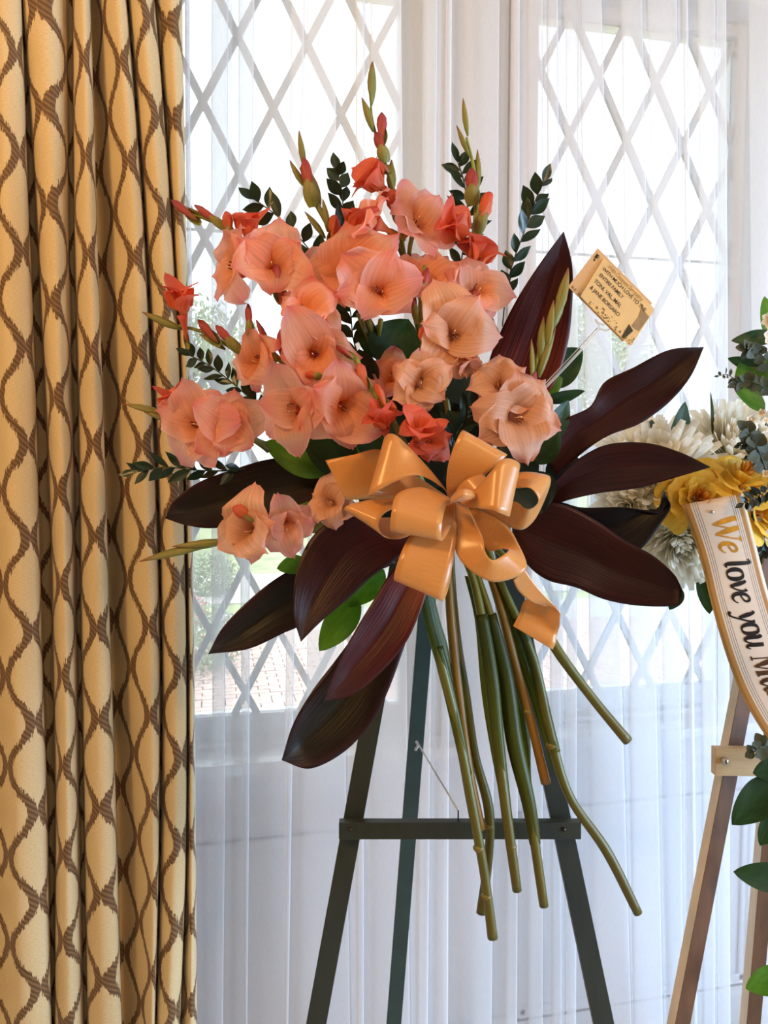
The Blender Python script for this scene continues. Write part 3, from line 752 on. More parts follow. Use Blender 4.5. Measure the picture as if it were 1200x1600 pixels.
# 3 upper left
g = glad('gladiolus spike reaching far to the upper left in front of the window', [(300, 335, 1.2), (345, 352, 1.2), (385, 392, 1.2), (420, 440, 1.21), (475, 510, 1.22), (560, 620, 1.25), (650, 720, 1.28), (705, 810, 1.27)], [.002, .0032, .004, .0045, .005, .005, .0055, .006])
bud(g, 310, 345, 266, 313, 1.2, 'rose', .8); bud(g, 352, 355, 304, 322, 1.195, 'rose', .7); bud(g, 335, 348, 292, 325, 1.205, 'green', .8)
bud(g, 362, 375, 353, 332, 1.19, 'coral', 1.1); floret(g, 385, 362, 1.19, 38, 0, .95, .25, 'half', CO, 10, 8)
floret(g, 368, 418, 1.185, 55, -.75, .05, .5, 'open', P2, 30, 9); floret(g, 425, 415, 1.155, 60, .15, .1, .9, 'open', P_, 5, 10)
bud(g, 438, 470, 432, 412, 1.14, 'rose', 1.1); bud(g, 450, 495, 437, 450, 1.14, 'rose', .9)
# 4 left
g = glad('gladiolus spike at left carrying one coral half-open floret in front of the drape', [(265, 507, 1.2), (315, 518, 1.2), (365, 545, 1.2), (415, 580, 1.2), (480, 630, 1.22), (580, 700, 1.26), (700, 800, 1.28)], [.0018, .003, .0035, .004, .005, .005, .006])
bud(g, 285, 514, 220, 489, 1.2, 'green', .9); floret(g, 283, 482, 1.185, 46, -.1, .95, .3, 'half', CO, 20, 11)
bud(g, 342, 535, 308, 500, 1.185, 'rose', 1.0); bud(g, 372, 545, 337, 510, 1.18, 'rose', 1.0); bud(g, 352, 546, 312, 520, 1.2, 'green', 1.0)
floret(g, 405, 565, 1.175, 48, -.6, .05, .7, 'open', P_, 0, 12)
# 5 lower left
g = glad('gladiolus spike stretching left with a broad pale pink bloom before the drape', [(235, 638, 1.19), (285, 655, 1.19), (350, 670, 1.2), (400, 688, 1.21), (450, 710, 1.23), (560, 760, 1.27), (690, 815, 1.28), (700, 880, 1.24)], [.0018, .003, .0035, .0045, .005, .005, .006, .006], [(706, 960, 1.215), (730, 1100, 1.21), (748, 1200, 1.21)][:0] or None)
bud(g, 262, 648, 195, 629, 1.19, 'green', .75); bud(g, 262, 658, 224, 642, 1.185, 'green', .9); bud(g, 205, 633, 191, 619, 1.19, 'green', .3)
floret(g, 275, 640, 1.18, 36, -.35, .85, .3, 'half', CO, 0, 13); floret(g, 312, 662, 1.16, 58, -.35, 0, .9, 'open', P2, 25, 14); floret(g, 356, 668, 1.15, 50, .35, -.1, .85, 'open', P_, 0, 15)
tube('flower_stalk', PL([(375, 672, 1.17), (405, 692, 1.19), (420, 705, 1.2)]), [.006, .004], M_stem, g)
# 6 low left
g = glad('lowest gladiolus spike at left, its flowers below the dark ti leaf', [(250, 866, 1.17), (330, 852, 1.17), (400, 830, 1.17), (480, 800, 1.19), (560, 790, 1.23), (680, 800, 1.27)], [.0015, .0035, .004, .005, .005, .006])
bud(g, 330, 850, 218, 874, 1.17, 'green', .55); bud(g, 355, 845, 270, 858, 1.165, 'green', .6)
floret(g, 392, 828, 1.13, 54, -.4, -.1, .85, 'open', DU, 0, 16); floret(g, 446, 822, 1.14, 46, .3, -.35, .8, 'open', P2, 30, 17)
bud(g, 400, 815, 366, 790, 1.12, 'coral', 1.2); floret(g, 516, 785, 1.15, 38, -.3, .2, .8, 'open', DU, 10, 18)
# 7 middle-left cluster
g = glad('gladiolus spike in the middle left, four salmon blooms clustered along it', [(386, 505, 1.17), (400, 530, 1.165), (430, 555, 1.16), (470, 595, 1.16), (500, 620, 1.17), (560, 690, 1.22), (650, 770, 1.27), (690, 850, 1.25)], [.0025, .0035, .004, .0042, .005, .005, .006, .006], [(672, 960, 1.225), (690, 1040, 1.215), (715, 1140, 1.21), (736, 1250, 1.21), (756, 1360, 1.21), (770, 1466, 1.21)])
bud(g, 392, 525, 387, 475, 1.165, 'rose', .8); bud(g, 428, 560, 402, 500, 1.155, 'rose', .5); bud(g, 452, 580, 436, 515, 1.15, 'rose', 1.0)
floret(g, 480, 490, 1.12, 50, .05, .25, .9, 'open', P_, 0, 19); floret(g, 488, 552, 1.115, 56, .1, -.1, .95, 'open', P_, 35, 20)
floret(g, 458, 640, 1.12, 52, -.35, -.25, .85, 'open', P2, 20, 21); floret(g, 530, 632, 1.11, 60, .25, -.2, .9, 'open', P_, 10, 22)
bud(g, 500, 590, 478, 582, 1.10, 'coral', 1.6); bud(g, 515, 500, 522, 455, 1.13, 'coral', .9)
# 8 inner curved spike of buds
g = glad('curved gladiolus spike of small coral buds ending in two coral flowers above the bow', [(530, 545, 1.11), (555, 560, 1.105), (570, 595, 1.1), (598, 632, 1.1), (620, 670, 1.12), (645, 720, 1.16), (680, 800, 1.22), (730, 880, 1.24)], [.003, .0042, .0045, .0045, .005, .005, .006, .006], [(752, 960, 1.23), (768, 1060, 1.22), (778, 1160, 1.215), (790, 1260, 1.21), (808, 1392, 1.21)])
bud(g, 552, 560, 524, 538, 1.10, 'rose', 1.0); bud(g, 575, 608, 558, 568, 1.095, 'coral', 1.1); bud(g, 602, 636, 588, 600, 1.095, 'coral', 1.2)
floret(g, 600, 662, 1.10, 40, -.15, .75, .6, 'half', CO, 0, 23); floret(g, 655, 680, 1.09, 42, .2, .6, .6, 'half', CO, 40, 24); floret(g, 668, 690, 1.12, 34, .3, .1, .8, 'open', CO, 0, 25)
# 9 right of centre
g = glad('gladiolus spike right of centre with vivid coral florets up its stem', [(729, 215, 1.22), (740, 262, 1.22), (745, 310, 1.22), (740, 370, 1.22), (733, 430, 1.22), (730, 490, 1.22), (722, 600, 1.25), (712, 760, 1.28), (740, 880, 1.26)], [.002, .003, .0036, .004, .0045, .005, .0055, .006, .006], [(765, 960, 1.245), (790, 1060, 1.24), (802, 1150, 1.235), (825, 1250, 1.23), (850, 1416, 1.23)])
bud(g, 731, 212, 722, 152, 1.22, 'green', .75); bud(g, 734, 245, 712, 195, 1.215, 'green', .75); bud(g, 746, 300, 748, 232, 1.225, 'green', .75)
bud(g, 740, 315, 734, 264, 1.205, 'rose', 1.4); floret(g, 718, 368, 1.175, 54, -.45, .55, .6, 'half', CO, 25, 26); bud(g, 745, 360, 768, 303, 1.2, 'coral', 1.0)
floret(g, 747, 408, 1.18, 42, .3, .8, .4, 'half', CO, 0, 27); floret(g, 746, 455, 1.16, 48, .25, .15, .85, 'open', P2, 10, 28)
bud(g, 728, 490, 720, 430, 1.18, 'green', .9)
# 10 centre cluster
g = glad('short gladiolus spike at the heart of the spray with a large dusky bloom', [(664, 415, 1.15), (658, 470, 1.15), (664, 520, 1.15), (680, 560, 1.17), (700, 640, 1.22), (715, 780, 1.27), (755, 870, 1.27)], [.0028, .004, .0045, .005, .005, .006, .006], [(785, 960, 1.26), (808, 1050, 1.255), (830, 1130, 1.25), (853, 1224, 1.25)], M_stemt)
bud(g, 660, 465, 666, 418, 1.145, 'rose', 1.0); bud(g, 650, 500, 643, 448, 1.15, 'rose', .7)
floret(g, 664, 442, 1.17, 58, .1, .5, .6, 'open', P_, 0, 29); bud(g, 668, 545, 658, 510, 1.13, 'coral', 1.6); bud(g, 680, 570, 674, 535, 1.13, 'coral', 1.6)
floret(g, 708, 518, 1.11, 56, .15, 0, .95, 'open', DU, 20, 30); floret(g, 658, 598, 1.10, 46, .05, 0, .9, 'open', DU, 0, 31); floret(g, 728, 560, 1.12, 34, .2, -.6, .6, 'half', DU, 0, 32)
# 11 green spike right
g = glad('gladiolus spike still in green bud, leaning against the tall maroon leaf', [(880, 455, 1.15), (858, 510, 1.15), (838, 570, 1.15), (822, 620, 1.16), (790, 700, 1.2), (750, 790, 1.25), (770, 880, 1.26)], [.002, .004, .0045, .005, .0055, .006, .006], [(830, 1020, 1.25), (856, 1130, 1.24), (888, 1240, 1.235), (948, 1330, 1.23), (997, 1427, 1.23)])
for a in ((868, 500, 893, 420, .8), (862, 515, 880, 445, .9), (855, 545, 862, 470, .8), (845, 565, 845, 495, .8), (842, 590, 866, 510, .7), (832, 600, 832, 530, .6)): bud(g, a[0], a[1], a[2], a[3], 1.145, 'green', a[4])
bud(g, 822, 630, 838, 580, 1.13, 'rose', .7)
floret(g, 780, 605, 1.11, 46, -.2, .3, .85, 'open', DU, 0, 33); floret(g, 808, 650, 1.09, 62, .25, -.1, .9, 'open', DU, 15, 34)
# 12 inner pink behind the centre, cut stem at far right
g = glad('gladiolus stalk whose cut end points down to the far right', [(625, 600, 1.2), (660, 680, 1.24), (720, 790, 1.27), (795, 880, 1.26)], [.005, .0055, .006, .0055], [(838, 950, 1.22), (868, 1012, 1.2), (925, 1090, 1.2), (981, 1158, 1.2)])
floret(g, 612, 590, 1.2, 36, -.2, .3, .8, 'open', P_, 0, 35)
# flower-stem nodes
for px, py, d, s in ((712, 1043, 1.236, .0075), (738, 1290, 1.21, .0075), (840, 1316, 1.232, .009), (790, 1110, 1.237, .0085)):
    pass
def sheath(gi, pts, r):
    tube('leaf_sheath', PL(pts), r, M_blade, gi, ns=10, n=26, flat=.8)
GS = [o for o in bpy.data.objects if o.name.startswith('gladiolus')]
GD = {o.name: o for o in GS}
for nm, pts, r in (('gladiolus.006', [(684,1010,1.216),(699,1070,1.214),(715,1140,1.21),(730,1210,1.21)], [.0088,.0094,.009,.0082]),
                   ('gladiolus.001', [(711,1035,1.232),(718,1090,1.229),(725,1150,1.225)], [.0086,.009,.0084]),
                   ('gladiolus.007', [(752,960,1.23),(768,1060,1.22),(778,1160,1.215),(793,1280,1.21)], [.0105,.0115,.0105,.0084]),
                   ('gladiolus.008', [(765,960,1.245),(790,1060,1.24),(804,1160,1.235),(826,1255,1.23),(836,1318,1.23)], [.0115,.0135,.014,.0115,.0092]),
                   ('gladiolus.010', [(808,965,1.253),(832,1030,1.25),(856,1130,1.24),(868,1175,1.236)], [.0086,.0092,.009,.0082])):
    if nm in GD: sheath(GD[nm], pts, r)
for nm, x, y, d, r in (('gladiolus', 764, 1290, 1.235, .0088), ('gladiolus.006', 748, 1325, 1.21, .0094), ('gladiolus.006', 760, 1400, 1.21, .0088), ('gladiolus.009', 824, 1112, 1.25, .0088), ('gladiolus.011', 862, 1003, 1.202, .0095), ('gladiolus.010', 862, 1165, 1.238, .0092), ('gladiolus.007', 799, 1322, 1.21, .0088)):
    p = P(x, y, d)
    if nm in GD: tube('node', [p+upv*.005, p, p-upv*.005], [r*.7, r, r*.7], M_stemt, GD[nm], ns=10, n=7)
# long leaf blades among the cut stems
def blade(label, A, B):
    t = loft('leaf_blade', A, B, M_blade, nu=30, nv=9, off=lambda s, t: .004*math.cos((t-.5)*pi)*1.0+.001*sin(9*pi*t))
    return tag(t, label, 'leaf', 'gladiolus leaf blades among the cut stems')
blade('broad green leaf blade at the left of the cut stems', [(656, 935, 1.21), (668, 990, 1.21), (684, 1040, 1.21), (700, 1075, 1.21), (706, 1110, 1.21)], [(676, 920, 1.22), (688, 970, 1.22), (700, 1010, 1.22), (706, 1060, 1.22), (708, 1110, 1.21)])
blade('dark leaf blade running down behind the middle stem', [(726, 900, 1.26), (742, 970, 1.255), (752, 1080, 1.25), (768, 1180, 1.24), (790, 1290, 1.23)], [(748, 900, 1.26), (765, 980, 1.255), (776, 1080, 1.25), (790, 1180, 1.24), (797, 1290, 1.23)])
blade('wide ribbed green leaf blade in the middle of the stems', [(792, 1010, 1.262), (792, 1080, 1.262), (800, 1150, 1.26), (815, 1215, 1.255), (832, 1290, 1.25)], [(798, 1010, 1.268), (816, 1080, 1.268), (828, 1150, 1.262), (830, 1215, 1.26), (838, 1290, 1.25)])
blade('narrow bright leaf blade beside the long right-hand stem', [(770, 905, 1.265), (800, 1000, 1.265), (832, 1100, 1.26), (856, 1180, 1.25), (876, 1230, 1.245)], [(780, 905, 1.265), (816, 1000, 1.265), (846, 1080, 1.26), (862, 1150, 1.25), (878, 1230, 1.245)])

# ---------------- ti leaves ----------------
def leafoff(fold, wave=.004, k=3, ph=0):
    def f(s, t):
        w_ = abs(t-.5)*2; fold_ = fold*min(1, s*5); wave_ = wave*min(1, s*4)
        return -fold_*(1-w_)**1.3*sin(pi*min(1, s*.9+.08))+wave_*w_**2*sin(k*pi*s+ph+(1.3 if t > .5 else 0))
    return f
def ti(label, A, B, mat, fold=.010, wave=.004, ph=0):
    o = loft('ti_leaf', A, B, mat, nu=44, nv=17, off=leafoff(fold, wave, 3, ph), thick=.0005)
    return tag(o, label, 'leaf', 'broad ti leaves of the spray')
def D(l, d0, d1):
    n = len(l)-1
    return [(x, y, d0+(d1-d0)*i/n) for i, (x, y) in enumerate(l)]
ti('tall upright maroon ti leaf behind the green bud spike', D([(881,361),(846,408),(812,460),(784,515),(764,565),(758,615),(768,670)], 1.17, 1.25), D([(881,361),(894,415),(895,475),(888,535),(870,590),(840,640),(815,690)], 1.17, 1.25), M_tired, .010)
ti('long maroon ti leaf rising to the right under the sympathy card', D([(1100,542),(1045,547),(988,575),(945,597),(922,635),(880,658),(845,705)], 1.2, 1.24), D([(1100,542),(1078,590),(1045,630),(1000,662),(952,680),(915,704),(870,745)], 1.2, 1.24), M_ti, .014, .005)
ti('maroon ti leaf pointing right, its tip over the yellow rose', D([(1111,730),(1065,708),(1010,692),(950,694),(905,716),(875,745),(845,775)], 1.2, 1.24), D([(1111,730),(1060,745),(1000,762),(940,770),(890,781),(862,792),(840,805)], 1.2, 1.24), M_ti, .010)
ti('near-black curled ti leaf with its tip turned up over the white flowers', D([(1036,766),(1026,797),(971,792),(909,793),(872,783),(835,790)], 1.22, 1.26), D([(1037,766),(1048,790),(1036,815),(997,860),(950,856),(835,830)], 1.2, 1.26), M_tidark, .012)
ti('widest dark ti leaf hanging to the lower right of the bow', D([(1066,922),(1056,900),(1020,868),(975,843),(935,815),(885,790),(840,785),(800,790)], 1.16, 1.22), D([(1066,922),(1058,945),(1000,947),(945,937),(900,918),(855,906),(822,880),(800,840)], 1.16, 1.22), M_ti, .012, .006)
ti('dark glossy ti leaf pointing left across the edge of the drape', D([(258,810),(272,782),(312,753),(362,734),(420,717),(480,715),(540,725),(600,740)], 1.17, 1.24), D([(258,810),(292,821),(337,825),(400,812),(460,797),(510,782),(560,775),(600,775)], 1.17, 1.24), M_tig, .010)
ti('bronze-green ti leaf at lower left with the sharpest tip', D([(325,1022),(350,978),(400,928),(450,893),(500,876),(560,862),(610,850)], 1.17, 1.24), D([(325,1022),(388,1014),(442,990),(480,972),(525,932),(575,900),(620,880)], 1.17, 1.24), M_tig, .010)
ti('big smooth maroon ti leaf hanging from the left of the bow', D([(470,1003),(458,955),(464,890),(488,838),(530,808),(585,812),(640,825)], 1.11, 1.17), D([(470,1003),(503,970),(545,935),(580,902),(608,882),(640,860),(665,850)], 1.11, 1.17), M_ti, .008)
ti('maroon ti leaf hanging below the bow, overlapping the lowest leaf', D([(506,1096),(528,1035),(558,980),(588,932),(610,895),(640,865),(665,850)], 1.12, 1.18), D([(506,1096),(550,1086),(595,1052),(632,1008),(652,965),(668,920),(685,870)], 1.12, 1.18), M_tired, .012)
ti('lowest ti leaf, dark green-brown and rounded, in front of the left easel leg', D([(440,1188),(458,1130),(488,1080),(522,1035),(562,980),(615,910)], 1.15, 1.2), D([(440,1188),(485,1201),(535,1178),(575,1135),(608,1075),(650,960)], 1.15, 1.2), M_tig, .014)

# ---------------- salal leaves ----------------
ULEAF = {}
def unit_leaf(mat, shape=0):
    k = (mat.name, shape)
    if k in ULEAF: return ULEAF[k]
    v = []; uv = []; nu, nv = 15, 9
    for i in range(nu):
        s = i/(nu-1)
        w_ = .5*((sin(pi*min(1, s**.8)))**.75 if shape == 0 else sin(pi*s**.95)**1.05)
        if s < 1 and shape == 0: w_ = max(w_, .02)
        for j in range(nv):
            t = j/(nv-1)*2-1
            z = .16*abs(t)**1.2*w_+.10*s*s*(1 if shape else -.6)+.02*sin(9*s+3*t)*abs(t)
            v.append(Vector((t*w_, s, z))); uv.append(((t+1)/2, s))
    ULEAF[k] = mesh('leaf', v, grid_faces(nu, nv), mat, uv)
    return ULEAF[k]
def leaf_M(base, tip, width, tilt=0.0, toward=0.0):
    Y_ = tip-base; L_ = Y_.length; Yn = Y_/L_
    N = (-fwd)-Yn*(-fwd).dot(Yn); N.normalize(); N = Matrix.Rotation(tilt, 3, Yn) @ N; X_ = Yn.cross(N)
    return Matrix.Translation(base) @ Matrix((X_*width, Y_, N*width)).transposed().to_4x4()
def salal(label, b0, t0, wpx, d, mat, tilt=0, dd=0.0):
    a, b_ = P(b0[0], b0[1], d), P(t0[0], t0[1], d+dd)
    o = put('salal_leaf', unit_leaf(mat), None, leaf_M(a, b_, wpx/F*d, tilt))
    return tag(o, label, 'leaf', 'rounded green salal leaves of the spray')
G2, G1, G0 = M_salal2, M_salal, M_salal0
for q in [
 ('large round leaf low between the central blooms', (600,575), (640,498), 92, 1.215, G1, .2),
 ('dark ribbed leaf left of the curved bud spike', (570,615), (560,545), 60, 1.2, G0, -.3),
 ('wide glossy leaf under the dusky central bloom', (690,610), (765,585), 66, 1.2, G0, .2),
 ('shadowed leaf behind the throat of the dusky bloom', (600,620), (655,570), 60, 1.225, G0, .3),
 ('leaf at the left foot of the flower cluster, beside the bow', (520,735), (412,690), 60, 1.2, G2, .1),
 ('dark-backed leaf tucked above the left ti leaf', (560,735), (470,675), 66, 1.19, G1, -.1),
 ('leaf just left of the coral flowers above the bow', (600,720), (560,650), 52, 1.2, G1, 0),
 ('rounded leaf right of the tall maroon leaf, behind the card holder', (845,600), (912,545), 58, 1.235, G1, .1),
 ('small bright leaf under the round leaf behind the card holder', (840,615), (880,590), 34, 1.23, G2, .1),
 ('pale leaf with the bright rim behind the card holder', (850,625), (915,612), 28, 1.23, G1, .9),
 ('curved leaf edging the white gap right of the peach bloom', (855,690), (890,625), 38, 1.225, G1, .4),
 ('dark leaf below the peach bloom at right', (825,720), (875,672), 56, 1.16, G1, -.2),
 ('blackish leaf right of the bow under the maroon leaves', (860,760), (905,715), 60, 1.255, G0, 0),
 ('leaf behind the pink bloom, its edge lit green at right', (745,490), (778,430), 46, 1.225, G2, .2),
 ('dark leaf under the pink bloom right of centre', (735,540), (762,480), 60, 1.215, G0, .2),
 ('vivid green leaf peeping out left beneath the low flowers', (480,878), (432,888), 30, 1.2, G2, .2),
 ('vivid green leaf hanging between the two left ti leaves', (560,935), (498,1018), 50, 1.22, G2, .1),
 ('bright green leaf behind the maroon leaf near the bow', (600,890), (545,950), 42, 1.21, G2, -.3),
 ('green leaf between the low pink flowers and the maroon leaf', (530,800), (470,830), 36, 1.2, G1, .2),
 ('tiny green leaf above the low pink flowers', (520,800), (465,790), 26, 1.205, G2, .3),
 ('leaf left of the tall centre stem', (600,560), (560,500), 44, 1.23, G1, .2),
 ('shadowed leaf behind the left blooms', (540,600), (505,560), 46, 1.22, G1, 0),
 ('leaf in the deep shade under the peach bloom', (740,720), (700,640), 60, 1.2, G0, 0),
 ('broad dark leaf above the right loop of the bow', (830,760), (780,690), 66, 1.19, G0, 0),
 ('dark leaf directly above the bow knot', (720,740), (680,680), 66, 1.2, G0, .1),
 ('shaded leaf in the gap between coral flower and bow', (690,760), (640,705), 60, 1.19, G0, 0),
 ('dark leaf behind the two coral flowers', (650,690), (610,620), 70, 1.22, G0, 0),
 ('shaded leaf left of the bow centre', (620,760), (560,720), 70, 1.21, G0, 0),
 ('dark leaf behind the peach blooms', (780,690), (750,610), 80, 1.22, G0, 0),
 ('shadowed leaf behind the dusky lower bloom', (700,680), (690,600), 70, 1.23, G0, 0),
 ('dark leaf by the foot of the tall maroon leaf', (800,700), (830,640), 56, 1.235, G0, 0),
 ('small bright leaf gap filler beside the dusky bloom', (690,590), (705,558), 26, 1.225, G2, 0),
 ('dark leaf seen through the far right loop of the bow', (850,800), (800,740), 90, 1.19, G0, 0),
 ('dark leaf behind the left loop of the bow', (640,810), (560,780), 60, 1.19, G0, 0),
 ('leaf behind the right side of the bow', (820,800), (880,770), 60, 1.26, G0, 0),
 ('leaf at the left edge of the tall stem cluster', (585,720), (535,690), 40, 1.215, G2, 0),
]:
    lab = q[0].replace('gap filler ', '')
    salal('green salal '+lab if not lab.startswith(('dark', 'black')) else lab.replace('leaf', 'salal leaf', 1), *q[1:])
# foam holder the stems are pushed into
m = MB()
hb = P(705, 770, 1.29)
v, f, uv = tube_data([hb+upv*.07, hb+upv*.05, hb-upv*.06, hb-upv*.09], [.02, .055, .055, .03], 16, 12)
M_foam = simple('dark_green_floral_foam', S((26, 44, 28)), .9, .2, 60, .3)
fo = mk('foam_holder', v, f, M_foam, None, uvs=uv); tag(fo, 'dark green foam holder hidden behind the gold satin bow', 'flower holder')

# ---------------- ruscus / myrtle sprigs ----------------
def sprig(name, label, cat, path, rad, leaves, lpx, wpx, mat, group=None, spread=45, seed=0, shape=1, parts=True, term=True, tiltamt=.7):
    t = thing(name, label, cat, P(*path[-1]), group); rr = random.Random(seed)
    c = cr(PL(path), 60); d = path[0][2]
    tube('stem', PL(path), rad, mat if False else M_sprigstem, t, ns=6, n=24)
    lm = unit_leaf(mat, shape)
    for k in range(leaves):
        i = int(2+(k+.3)/leaves*50); p = c[i]; T_ = (c[i-1]-c[min(i+1, 59)]).normalized()   # towards the tip
        sgn = 1 if k % 2 else -1
        side = T_.cross(fwd).normalized()*sgn
        ang = math.radians(spread+rr.uniform(-14, 14))
        dr = (T_*cos(ang)+side*sin(ang)-fwd*rr.uniform(-.5, .5)).normalized()
        L_ = lpx/F*d*rr.uniform(.75, 1.12)*(.75+.25*min(1, i/20))
        put('leaf', lm, t, leaf_M(p, p+dr*L_, wpx/F*d*rr.uniform(.8, 1.1), rr.uniform(-tiltamt, tiltamt)))
    if term:
        T_ = (c[0]-c[3]).normalized(); put('leaf', lm, t, leaf_M(c[0], c[0]+T_*lpx/F*d*.8, wpx/F*d*.8, .3))
    return t
M_sprigstem = simple('thin_dark_stem', S((56, 66, 40)), .6, .15, 60)
SG = 'dark leafy sprigs of the spray'
sprig('leafy_sprig', 'dark leafy sprig to the upper left between two pink spikes', 'sprig', [(398,312,1.23),(430,335,1.23),(465,368,1.23),(505,420,1.23),(535,470,1.24)], [.0012], 13, 40, 20, M_rusc, SG, 48, 1)
sprig('leafy_sprig', 'short dark sprig standing upright left of the tallest spike', 'sprig', [(527,268,1.23),(534,300,1.23),(536,340,1.23),(530,390,1.24),(520,440,1.24)], [.0012], 11, 38, 20, M_rusc, SG, 28, 2)
sprig('leafy_sprig', 'dark drooping-leaved sprig behind the coral spike right of centre', 'sprig', [(716,255,1.24),(726,290,1.24),(731,340,1.24),(722,400,1.24),(712,460,1.24),(705,500,1.25)], [.0013], 24, 43, 16, M_rusc, SG, 55, 3)
sprig('leafy_sprig', 'thin dark sprig arching up beside the tall maroon leaf', 'sprig', [(848,285,1.23),(832,325,1.23),(818,365,1.23),(800,415,1.23),(790,465,1.23),(785,510,1.24)], [.0011], 16, 40, 19, M_rusc, SG, 36, 4)
sprig('leafy_sprig', 'dark narrow-leaved sprig at left below the coral floret', 'sprig', [(298,556,1.22),(330,573,1.22),(365,600,1.22),(400,630,1.22),(440,660,1.23)], [.0012], 17, 33, 14, M_rusc, SG, 40, 5)
sprig('leafy_sprig', 'dark sprig lying left across the drape above the dark ti leaf', 'sprig', [(215,737,1.2),(260,730,1.2),(310,735,1.2),(360,735,1.2),(410,728,1.22)], [.0012], 15, 39, 15, M_rusc, SG, 30, 6)
sprig('leafy_sprig', 'small dark sprig by the left edge of the centre stems', 'sprig', [(540,455,1.235),(548,490,1.235),(552,530,1.235),(565,570,1.235)], [.0012], 10, 36, 20, M_rusc, SG, 50, 7)
sprig('leafy_sprig', 'small sprig of dark leaves in the shade above the bow', 'sprig', [(745,625,1.17),(730,650,1.17),(712,680,1.18),(705,720,1.2)], [.0012], 12, 48, 15, M_rusc, SG, 35, 8)

# ---------------- satin bow ----------------
M_satin, nt, b, out = nodes('gold_satin_ribbon')
tc = nd(nt, 'ShaderNodeUVMap'); mp = nd(nt, 'ShaderNodeMapping'); mp.inputs[3].default_value = (3, 260, 1); nt.links.new(tc.outputs[0], mp.inputs[0])
n = nd(nt, 'ShaderNodeTexNoise'); n.inputs['Scale'].default_value = 1; n.inputs['Detail'].default_value = 2; nt.links.new(mp.outputs[0], n.inputs[0])
r = ramp(nt, n.outputs[0], [(.3, S((218, 148, 72))), (.7, S((232, 164, 88)))]); nt.links.new(r.outputs[0], b.inputs['Base Color'])
b.inputs['Roughness'].default_value = .27; b.inputs['Anisotropic'].default_value = .6; b.inputs['Sheen Weight'].default_value = .3; b.inputs['Specular IOR Level'].default_value = .6
tr = nd(nt, 'ShaderNodeBsdfTranslucent'); tr.inputs[0].default_value = S((246, 206, 160)); mx = nd(nt, 'ShaderNodeMixShader', i0=.22)
nt.links.new(b.outputs[0], mx.inputs[1]); nt.links.new(tr.outputs[0], mx.inputs[2]); nt.links.new(mx.outputs[0], out.inputs[0])
BD = 1.10
bow = thing('ribbon_bow', 'large gold satin ribbon bow tied at the heart of the gladiolus spray', 'bow', P(705, 780, BD+.05))
def RB(l): return [(500+x/3, 650+y/3, BD+z/100) for x, y, z in l]
def loop(A, B, name='loop', nu=46, nv=9, off=None):
    return loft(name, RB(A), RB(B), M_satin, bow, nu=nu, nv=nv, off=off, thick=.0006)
# far tail at left
loop([(610,385,4),(420,270,3.5),(290,160,2.5),(150,183,2),(25,208,2.5)], [(615,400,4),(430,385,4),(260,388,4),(190,392,3.5),(120,392,3)], 'tail')
# upper-left loop
loop([(605,385,1),(575,325,-1),(460,190,-3),(345,84,-3.5),(300,130,-1),(400,240,2),(600,380,3)], [(605,392,1),(572,335,-1.5),(440,278,-4.5),(250,362,-5),(245,378,-1.5),(420,382,1),(600,395,3)])
# left loop
loop([(610,390,0),(430,385,-1),(240,392,-2),(115,430,-2.5),(190,470,0),(400,470,2),(600,400,3)], [(610,400,0),(470,425,-2),(330,440,-4),(275,500,-5),(305,568,-4),(420,560,-1),(610,410,2)])
# front left loop
loop([(600,382,-1),(480,335,-4),(366,362,-5.5),(335,450,-7),(334,540,-6),(400,520,-3),(600,400,0)], [(618,392,-1.5),(600,395,-4),(582,450,-6),(570,520,-7),(572,584,-6),(612,520,-3),(634,430,0)])
# lower loop
loop([(610,400,0),(480,500,-2.5),(410,580,-4),(362,690,-5),(352,772,-4),(440,700,-1),(610,420,2)], [(632,405,0),(640,500,-2.5),(634,620,-4),(606,750,-5),(575,868,-4.5),(604,800,-1),(636,600,1.5)])
# upper right loop
loop([(610,392,0),(592,330,-2),(605,210,-4),(662,72,-4),(690,110,0),(660,250,2),(630,390,2)], [(640,385,0),(700,330,-2.5),(790,262,-4),(875,186,-3.5),(850,200,0),(750,300,1.5),(640,392,2)])
loop([(620,395,-2),(650,330,-3),(690,295,-4),(760,270,-4)], [(640,400,-2),(690,375,-4),(730,350,-5),(790,300,-5)], 'loop', nu=20)
# right front loop
loop([(645,392,-2),(735,335,-5),(800,262,-7),(866,199,-7),(938,229,-5.5),(880,300,-2),(650,392,0)], [(650,402,-2),(700,428,-6),(800,440,-8.5),(850,458,-8.5),(890,470,-6.5),(850,430,-3),(655,402,0)])
# far right loop
loop([(700,395,1),(800,320,0),(930,265,-1),(1045,272,-1.5),(1082,300,-1),(1050,400,-.5),(990,505,-.5),(905,527,0),(700,410,2)], [(700,400,1),(830,350,-1.5),(935,336,-4),(990,340,-4.5),(1024,392,-4),(1002,428,-3.5),(960,434,-3),(900,400,-2),(700,415,1)])
# lower right loop
loop([(630,402,-1),(636,500,-2.5),(638,640,-4),(720,735,-5),(830,778,-5),(965,722,-4),(930,600,-1.5),(860,500,0),(700,420,1)], [(690,420,-1),(730,500,-3),(762,570,-5),(776,640,-6),(815,676,-6),(884,630,-4.5),(850,622,-1.5),(775,620,0),(690,430,1.5)])
